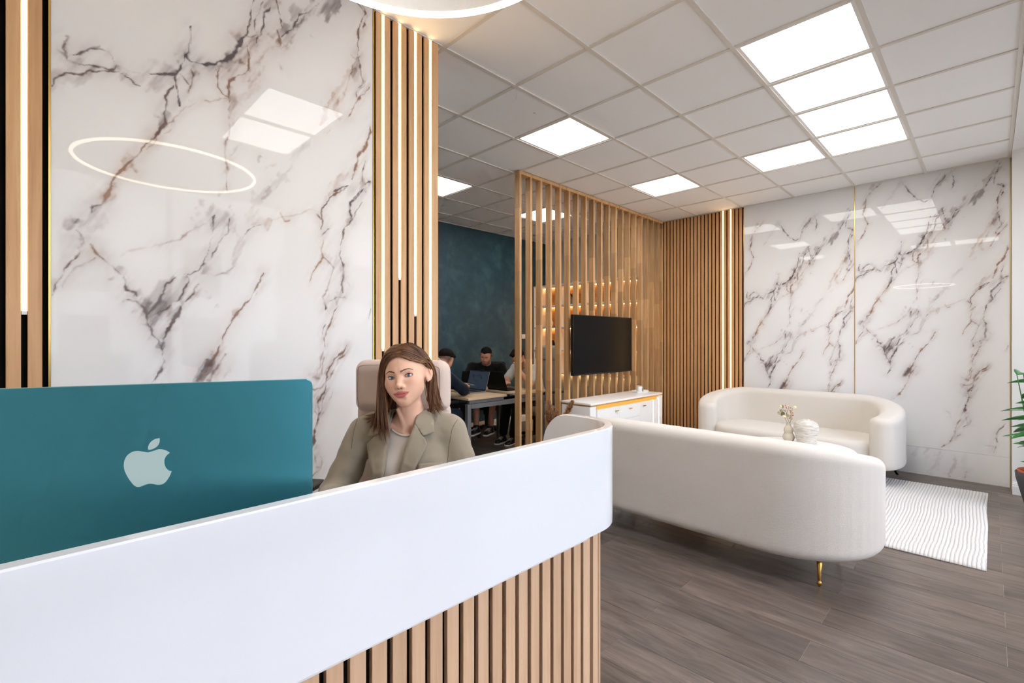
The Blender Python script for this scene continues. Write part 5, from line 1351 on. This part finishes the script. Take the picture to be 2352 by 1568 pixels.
    # trousers / legs down to the floor under the desk
    def legs(P):
        f = np.full(len(P), 9.)
        for s_ in (1, -1):
            f = smin(f, sd_cap(P, (s_*.09,-.03,-.668), (s_*.11,.36,-.690), .080, .065), .03); f = smin(f, sd_cap(P, (s_*.11,.36,-.69), (s_*.10,.33,-1.14), .060, .045), .02)
        return smin(f, sd_ell(P, (0,-.03,-.625), (.165,.115,.115)), .04)
    V, F = surfnet(legs, (-.3,-.25,-1.2), (.3,.48,-.5), .014); mesh('trousers', BF.w(V), F, 'cream_top', t, smooth=True)
    for s_ in (1, -1):
        V, F = surfnet(lambda P: smax(sd_ell(P, (s_*.10,.39,-1.225), (.045,.125,.05)), -(P[:, 2]+1.2565), .005), (s_*.10-.06,.24,-1.27), (s_*.10+.06,.53,-1.15), .008); mesh('shoe', BF.w(V), F, 'black_plastic', t, smooth=True)
woman()

def exec_chair(label, pos, face, m='chair_fabric', seams=True, fine=1.0, head=True, zs=0, ax=.31, az=.69):
    """padded high-back office chair on a five-star base"""
    F0 = Frame((pos[0], pos[1], 0), face); b = F0.w(np.array((0,.17,0))); t = thing('office_chair', label, 'office chair', (b[0], b[1], 0), 'office chairs')
    hr = lambda P: sd_box(P, (0,-.075,1.200+zs), (.198,.056,.108), .045) + .0012*vnoise(P, 14, 3)
    br = lambda P: sd_box(P, (0,-.085,.80), (.200,.045,.34 if head else .26), .044) + .001*vnoise(P, 12, 5)
    st = lambda P: sd_box(P, (0,.17,.435), (.25,.25,.048), .044)
    for nm, f, lo, hi, h in ([('headrest', hr, (-.24,-.16,1.07+zs), (.24,.01,1.34+zs), .0065)] if head else []) + [('backrest', br, (-.24,-.16,.42), (.24,0,1.17), .012), ('seat', st, (-.28,-.1,.36), (.28,.46,.51), .014)]:
        V, Fa = surfnet(f, lo, hi, h*fine); mesh(nm, F0.w(V), Fa, m, t, smooth=True)
    if seams:
        mat('seam_thread', (150,128,114), .8)
        for s_ in (1, -1):                                   # stitched seam round the headrest front
            sp = spline([(s_*.168, -.0195, 1.115), (s_*.174, -.0200, 1.15), (s_*.175,-.0200,1.20), (s_*.174,-.0200,1.262), (s_*.162,-.0200,1.284), (s_*.10,-.0190,1.289), (0,-.0190,1.290)], 6); V, Fa = tube(sp, .0012, 5); mesh('seam', F0.w(np.array(V)), Fa, 'seam_thread', t, smooth=True)
    for s_ in (1, -1):
        az_ = az if s_ > 0 else min(az, .69)
        pts = spline([(s_*.24,.06,.42), (s_*(ax-.01),.06,.50), (s_*ax,.06,az_-.11), (s_*ax,.08,az_-.012)], 6); V, Fa = tube(pts, .016, 8); mesh('arm_post', F0.w(np.array(V)), Fa, 'black_plastic', t, smooth=True)
        V, Fa = surfnet(lambda P: sd_box(P, (s_*ax,.08,az_), (.038,.13,.014), .013), (s_*ax-.05,-.08,az_-.03), (s_*ax+.05,.24,az_+.03), .009); mesh('armrest', F0.w(V), Fa, 'black_plastic', t, smooth=True)
    V, Fa = lathe([(.028,.1),(.028,.3),(.05,.3),(.05,.386)], (0,.17,0), 16); mesh('gas_lift', F0.w(np.array(V)), Fa, 'black_plastic', t)
    for k in range(5):
        a = 2*math.pi*k/5 + .3; p0 = (0,.17,.115); p1 = (.26*math.cos(a), .17+.26*math.sin(a), .085); V, Fa = tube([p0, p1], [.028,.018], 8); mesh('base_arm', F0.w(np.array(V)), Fa, 'black_plastic', t)
        V, Fa = tube([(p1[0]-.018*math.sin(a), p1[1]+.018*math.cos(a), .032), (p1[0]+.018*math.sin(a), p1[1]-.018*math.cos(a), .032)], .0315, 14); mesh('castor', F0.w(np.array(V)), Fa, 'black_plastic', t)
exec_chair('beige padded high back office chair the woman sits in', (1.030, 1.680), 216, ax=.365, az=.795)

# ================================================================== WORK ROOM: TABLE, LAPTOPS, MEN
def work_table():
    t = thing('work_table', 'double work table with pale oak tops and grey steel frame', 'table', (4.02, 4.5, 0)); Y0, Y1, Z = 4.02, 4.93, .75
    for a, b in ((3.36, 3.945), (4.105, 4.65)):
        box('tabletop', (a, Y0, Z-.025), (b, Y1, Z), 'table_oak', t, bev=.002, seg=1); box('rail', (a+.04, Y0+.03, Z-.065), (b-.02, Y0+.06, Z-.0255), 'steel_grey', t)
    box('cable_tray', (3.95, Y0+.06, Z-.1), (4.10, Y1-.06, Z-.09), 'black', t)
    for y in (Y0+.015, 4.84):
        for x in (3.365, 4.595): box('leg', (x, y, 0), (x+.05, y+.05, Z-.07), 'steel_grey', t, bev=.003, seg=1)
    box('cross_bar', (3.415, Y0+.015, Z-.12), (4.595, Y0+.065, Z-.07), 'steel_grey', t)
work_table()
mat('laptop_silver', (170,172,176), .3, .8); mat('laptop_dark', (34,33,32), .35, .6); mat('screen_on', (58,68,84), .25, emit=.05, ecol=srgb(84,98,120)); mat('screen_ui', (40,48,62), .3); mat('keys', (24,24,26), .5)
def laptop(label, hinge, face, wd, dp, tilt, m, lit):
    """hinge = world midpoint of the hinge; face = direction (deg) from the hinge towards the user"""
    F0 = Frame((hinge[0], hinge[1], .7505), face); t = thing('laptop', label, 'laptop', tuple(F0.O), 'open laptops on the work table')
    def bx(nm, a, b, mm, R_=None, par=None):
        V, F = boxvf(a, b); V = np.array(V, float)
        if R_ is not None: V = V @ R_.T + np.array((0,0,.016))
        return mesh(nm, F0.w(V), F, mm, par or t)
    bx('base', (-wd/2, .0, 0), (wd/2, dp, .016), m); bx('keyboard', (-wd/2+.03, .03, .0161), (wd/2-.03, dp*.55, .0172), 'keys'); bx('touchpad', (-.06, dp*.62, .0161), (.06, dp*.95, .0166), m)
    Rt = rotm(tilt, 0, 0); lid = bx('lid', (-wd/2, -.004, .002), (wd/2, .003, dp*.98), m, Rt); bx('bezel', (-wd/2+.003, .0031, .006), (wd/2-.003, .0036, dp*.97), 'black', Rt); bx('screen', (-wd/2+.008, .0037, .018), (wd/2-.008, .0042, dp*.95), 'screen_on' if lit else 'screen_ui', Rt)
    if lit:
        for x0, z0, w_, h_ in ((.09,.19,.035,.014), (.09,.165,.035,.014), (-.06,.155,.022,.032), (-.01,.19,.08,.006), (-.01,.168,.09,.004), (-.12,.20,.07,.005), (.02,.13,.12,.003), (.02,.115,.10,.003), (.02,.1,.11,.003), (-.03,.045,.025,.01), (.03,.075,.09,.003)): bx('screen_block', (x0-w_/2, .0043, z0-h_/2), (x0+w_/2, .0045, z0+h_/2), 'screen_ui', Rt)
laptop('open silver laptop with lit screen facing the man in the navy jacket', (3.88, 4.50), 180, .365, .245, 16, 'laptop_silver', True)
laptop('open dark laptop in front of the man in the white t-shirt', (4.175, 4.42), 0, .36, .245, 20, 'laptop_dark', False)
laptop('open black laptop whose lid hides the arms of the man in black', (4.025, 4.738), 90, .39, .235, 10, 'laptop_dark', False)

def man(label, head, yaw, pitch, roll, J, top, sleeve, legmat, skin, hair, base, jacket=None, longlegs=True, shoe='black_plastic', beard=0, fade=False, fringe=0):
    """J: world joints: neck, chest, pelvis, and per side (L,R) shoulder, elbow, wrist, hand direction target, knee, ankle, toe"""
    t = thing('person', label, 'person', base, 'people in the room'); HF = Frame(head, yaw, roll, pitch); A = {k: np.array(v, float) for k, v in J.items()}
    rgt = np.array((math.sin(R(yaw)), -math.cos(R(yaw)), 0)); sk = np.array(srgb(*skin)[:3]); h = .0074
    def limb(P, pts, rs, k=.02):
        f = None
        for a, b, r1, r2 in zip(pts[:-1], pts[1:], rs[:-1], rs[1:]): g = sd_cap(P, a, b, r1, r2); f = g if f is None else smin(f, g, k)
        return f
    def hand(P, w, tip, s_):
        d = tip - w; d /= np.linalg.norm(d) + 1e-9; sd = np.cross(d, (0,0,1.)); sd /= np.linalg.norm(sd) + 1e-9; pc = w + d*.05
        f = limb(P, [w, pc], [.026,.034], .01)
        for k in range(4): b0 = pc + d*.02 + sd*(-.027+.018*k); m_ = b0 + d*.04 - np.array((0,0,.006)); e = m_ + d*.022 - np.array((0,0,.018)); f = smin(f, limb(P, [b0, m_, e], [.0095,.0088,.0075], .004), .008)
        b0 = pc - d*.015 + s_*sd*.03; return smin(f, limb(P, [b0, b0 + d*.03 + s_*sd*.022, b0 + d*.06 + s_*sd*.018], [.0115,.0095,.008], .004), .012)
    def body(P):
        f = head_sdf(HF.l(P), 1); f = smin(f, limb(P, [HF.w(np.array((0,-.02,-.06))), A['neck']], [.056,.060]), .02)
        f = smin(f, limb(P, [A['neck'], A['chest'], A['pelvis']], [.05,.115,.12]), .05)
        for s_ in 'LR':
            f = smin(f, limb(P, [A['sh'+s_], A['el'+s_], A['wr'+s_]], [.05,.042,.027]), .025); f = smin(f, hand(P, A['wr'+s_], A['ha'+s_], 1 if s_ == 'L' else -1), .01)
            f = smin(f, limb(P, [A['pelvis'] - np.array((0,0,.04)), A['kn'+s_], A['an'+s_]], [.06,.05,.036]), .03)
        return f
    allp = np.array(list(A.values())); lo = np.minimum(allp.min(0) - .16, HF.O - .2); hi = np.maximum(allp.max(0) + .16, HF.O + .2)
    # one surface: fine grid round the head, the rest coarser but cut at the neck plane
    V, F = surfnet(body, lo, hi, h); L = HF.l(V); sc = np.full(len(V), 0.)
    hd = np.clip((.15 - np.linalg.norm(L, axis=1))/.02, 0, 1)
    C = np.where(hd[:, None] > 0, skin_cols(L, 1, beard, sk), sk)
    if fade: fd = np.clip((L[:, 2] + .062 - .25*np.clip(L[:, 1], -1, .03))/.06, 0, 1)*np.clip((.035 - L[:, 1])/.03, 0, 1)*(np.linalg.norm(L, axis=1) < .14)*.75; C = C*(1-fd[:, None]) + np.array((.02,.015,.012))*fd[:, None]
    o = mesh('body', V, F, 'skin', t, smooth=True); setcol(o, np.clip(C, 0, 1))
    def cap(P):
        L_ = HF.l(P); x, y, z = np.abs(L_[:, 0]), L_[:, 1], L_[:, 2]; side = .034 if fade else -.012
        low = np.where(y > .0, side + (.062-side)*np.clip(y/.06, 0, 1)**.7 + .25*np.clip(y-.062, 0, 1) - .012*np.clip((.03-x)/.03, 0, 1)*np.clip(y/.06, 0, 1), side - (side+.035)*np.clip(-y/.09, 0, 1)**1.5*(0.75 if fade else 1))
        th = .0012 + (.009 if not fringe else .013)*np.clip((z-low)/.05, 0, 1)
        f = sd_ell(L_, (0,-.008,.030), (.0740,.0925,.0845)); f = smin(f, sd_ell(L_, (0,.030,-.004), (.0645,.058,.0785)), .02) - th
        if fringe: f = smin(f, sd_ell(L_, (.012,.062,.092), (.040,.030,.020)), .02)
        return smax(f, low - z, .004) + .002*vnoise(L_*np.array((1,.5,1)), 90, 3)
    V, F = surfnet(cap, HF.O-.19, HF.O+.19, .0055); o = mesh('hair', V, F, hair, t, smooth=True); setcol(o, np.random.default_rng(2).uniform(.2, .8, (len(V), 1)).repeat(3, 1))
    for s_ in (1, -1):                                       # brows and lowered lids
        pts = [HF.w(np.array((s_*x, y, z))) for x, y, z in ((.012,.0855,.017), (.028,.083,.0215), (.044,.071,.0185))]; V, F = tube(spline(pts, 4), .0026, 5); mesh('eyebrow', V, F, 'lash', t, smooth=True)
        Vs, Fs = uvsphere((0,0,0), .0136, 10, 14); e = mesh('eye', HF.w(Vs + np.array((s_*.0312,.0645,0))), Fs, 'eye', t, smooth=True); setcol(e, np.where(Vs[:, 1:2] > .011, np.array((.02,.015,.012)), np.array((.5,.47,.45))))
    def shirt(P):
        f = limb(P, [A['neck'] - np.array((0,0,.03)), A['chest'], A['pelvis']], [.07,.145,.145]); sh = limb(P, [A['shL'], A['shR']], [.062,.062]); f = smin(f, sh, .06)
        f = smin(f, sd_ell(P, A['chest'], (.15,.15,.2)), .05)
        for s_ in 'LR':
            e = A['sh'+s_] + (A['el'+s_]-A['sh'+s_])*(.75 if sleeve == 'short' else 1); g = limb(P, [A['sh'+s_], e], [.066,.062]) + .003*vnoise(P, 24, 5)
            if sleeve != 'short': g = smin(g, limb(P, [A['el'+s_], A['el'+s_] + (A['wr'+s_]-A['el'+s_])*.9], [.058,.043]), .02)
            f = smin(f, g, .03)
        f = smax(f, -sd_cap(P, A['neck'] - np.array((0,0,.015)), HF.w(np.array((0,0,-.05))), .069, .075), .008)
        return f + .003*vnoise(P, 18, 9)
    V, F = surfnet(shirt, lo-.05, hi+.05, .0095); mesh('jacket' if jacket else 't_shirt', V, F, top, t, smooth=True)
    if jacket:
        q = A['neck'] + np.array((0,0,.028)); n_ = HF.w(np.array((0,-.02,-.06))) - A['neck']; n_ /= np.linalg.norm(n_); u = np.cross(n_, (.3,.9,.1)); u /= np.linalg.norm(u); v = np.cross(n_, u)
        V, F = tube([q + .072*(math.cos(a)*u + math.sin(a)*v) + n_*.012 for a in np.linspace(0, 2*math.pi, 25)[:-1]], .014, 8, closed=True); mesh('shirt_collar', V, F, 'white_cloth', t, smooth=True)
    def pants(P):
        f = sd_ell(P, A['pelvis'] - np.array((0,0,.01)), (.16,.16,.12))
        for s_ in 'LR':
            k_, a_ = A['kn'+s_], A['an'+s_]; f = smin(f, limb(P, [A['pelvis'] - np.array((0,0,.04)), k_], [.085,.070]), .03)
            f = smin(f, limb(P, [k_, a_ + (k_-a_)*.12], [.074,.056]), .02) if longlegs else f
        return f + .003*vnoise(P, 16, 4)
    V, F = surfnet(pants, lo-.05, hi+.05, .012); mesh('trousers' if longlegs else 'shorts', V, F, legmat, t, smooth=True)
    for s_ in 'LR':
        a, b = A['an'+s_], A['to'+s_]; d = (b-a)*np.array((1,1,0)); d /= np.linalg.norm(d) + 1e-9; zf = b[2]; n = []
        sh = lambda P: smax(smin(sd_cap(P, np.array((a[0],a[1],zf+.035)) - d*.03, np.array((a[0],a[1],zf+.028)) + d*.15, .043, .036), sd_cap(P, (a[0],a[1],zf+.04), (a[0],a[1],zf+.09), .042, .044), .03), -(P[:, 2] - (zf+.0225)), .003)
        c = np.array((a[0],a[1],zf)) + d*.06; V, F = surfnet(sh, c - np.array((.2,.2,.02)), c + np.array((.2,.2,.16)), .0085); so = mesh('shoe', V, F, shoe, t, smooth=True)
        sl = lambda P: smax(sd_cap(P, np.array((a[0],a[1],zf+.018)) - d*.03, np.array((a[0],a[1],zf+.018)) + d*.155, .047, .041), np.abs(P[:, 2]-(zf+.0125)) - .0115, .003)
        V, F = surfnet(sl, c - np.array((.22,.22,.01)), c + np.array((.22,.22,.05)), .008); mesh('sole', V, F, 'white_satin', so, smooth=True)
        parts = []
        sdv = np.cross(d, (0,0,1.))
        for k in range(4): q = np.array((a[0],a[1],zf+.080-.008*k)) + d*(.045+.022*k); parts.append(tube([q - sdv*.026, q + np.array((0,0,.008)), q + sdv*.026], .004, 5))
        mesh('laces', *join(parts), 'white_satin', so)
    return t
man('man in a navy jacket bending over his phone at the work table', (3.30, 4.35, 1.165), 4, -38, 0,
    dict(neck=(3.165,4.34,1.095), chest=(3.03,4.33,.86), pelvis=(2.93,4.33,.63), shL=(3.12,4.51,1.03), shR=(3.12,4.15,1.03), elL=(3.42,4.62,.825), elR=(3.43,4.18,.825), wrL=(3.505,4.46,.868), wrR=(3.53,4.30,.850), haL=(3.60,4.40,.875), haR=(3.62,4.36,.855),
         knL=(3.33,4.46,.55), knR=(3.33,4.20,.55), anL=(3.28,4.46,.09), anR=(3.26,4.20,.09), toL=(3.4,4.46,0), toR=(3.38,4.20,0)), 'navy_cloth', 'long', 'navy_cloth', (206,152,124), 'black_hair', (2.95,4.33,0), jacket=True, fade=True, fringe=1)
man('man in a black t-shirt looking down at the far side of the table', (4.50, 5.00, 1.165), 214, -20, -4,
    dict(neck=(4.56,5.06,1.06), chest=(4.60,5.10,.86), pelvis=(4.62,5.14,.63), shL=(4.71,4.92,1.00), shR=(4.43,5.22,1.00), elL=(4.72,4.82,.83), elR=(4.28,5.18,.83), wrL=(4.48,4.88,.83), wrR=(4.22,5.02,.83), haL=(4.38,4.90,.835), haR=(4.14,4.96,.835),
         knL=(4.45,4.80,.56), knR=(4.28,4.95,.56), anL=(4.40,4.80,.20), anR=(4.20,4.86,.22), toL=(4.31,4.76,.11), toR=(4.08,4.80,.13)), 'black_cloth', 'short', 'black_cloth', (196,142,114), 'black_hair', (4.62,5.14,0), longlegs=False, beard=.6, fade=True)
man('bearded man in a white t-shirt leaning his head on his hand behind the slats', (4.56, 4.43, 1.150), 182, -32, 8,
    dict(neck=(4.68,4.44,1.04), chest=(4.80,4.43,.84), pelvis=(4.90,4.42,.63), shL=(4.71,4.26,.995), shR=(4.69,4.61,.995), elL=(4.53,4.19,.812), elR=(4.53,4.62,.85), wrL=(4.46,4.33,1.00), wrR=(4.40,4.45,.825), haL=(4.45,4.37,1.08), haR=(4.31,4.42,.830),
         knL=(4.46,4.34,.56), knR=(4.44,4.52,.56), anL=(4.53,4.50,.09), anR=(4.50,4.66,.09), toL=(4.40,4.46,0), toR=(4.37,4.62,0)), 'white_cloth', 'short', 'black_cloth', (204,150,122), 'black_hair', (4.90,4.42,0), beard=.7, fringe=1)
exec_chair('grey padded high back chair of the man in the white t-shirt', (5.055, 4.42), 180, 'grey_fabric', False, 1.5, True)
exec_chair('black office chair under the man in the black t-shirt', (4.87, 5.30), 205, 'black_cloth', False, 1.6, False)
exec_chair('black office chair under the man in the navy jacket', (2.78, 4.33), 0, 'black_cloth', False, 1.6, False)
def phone():
    F0 = Frame((3.64, 4.36, .868), 180); t = thing('mobile_phone', 'mobile phone held by the man in the navy jacket', 'phone', tuple(F0.O)); Rt = rotm(14, 0, 0)
    for nm, a, b, m in (('phone_body', (-.036,-.075,-.004), (.036,.075,.004), 'laptop_silver'), ('phone_screen', (-.033,-.072,.0041), (.033,.072,.0046), 'screen_on')):
        V, F = boxvf(a, b); mesh(nm, F0.w(np.array(V) @ Rt.T), F, m, t)
phone()
def printer():
    t = thing('printer', 'grey office printer on a low cabinet against the petrol wall', 'printer', (4.01, 5.4, .52)); mat('printer_grey', (150,150,150), .5)
    box('printer_body', (3.84,5.2,.521), (4.18,5.58,.76), 'printer_grey', t, bev=.01); box('scanner_lid', (3.83,5.19,.7605), (4.19,5.58,.83), 'black_plastic', t, bev=.01); box('paper_tray', (3.87,5.185,.56), (4.15,5.199,.62), 'black_plastic', t); box('output_slot', (3.87,5.188,.67), (4.15,5.199,.71), 'black', t)
    c = thing('cabinet', 'dark low cabinet under the grey printer', 'cabinet', (3.99, 5.4, 0)); box('cabinet_body', (3.74,5.15,.0), (4.24,5.62,.5), 'black_plastic', c, bev=.004); box('cabinet_top', (3.73,5.14,.5005), (4.25,5.62,.52), 'black', c)
    for x in (3.742, 3.992): d = box('door', (x,5.135,.03), (x+.246,5.149,.49), 'black_plastic', c); box('handle', (x+.13,5.125,.40), (x+.146,5.1345,.46), 'steel_grey', d)
printer()
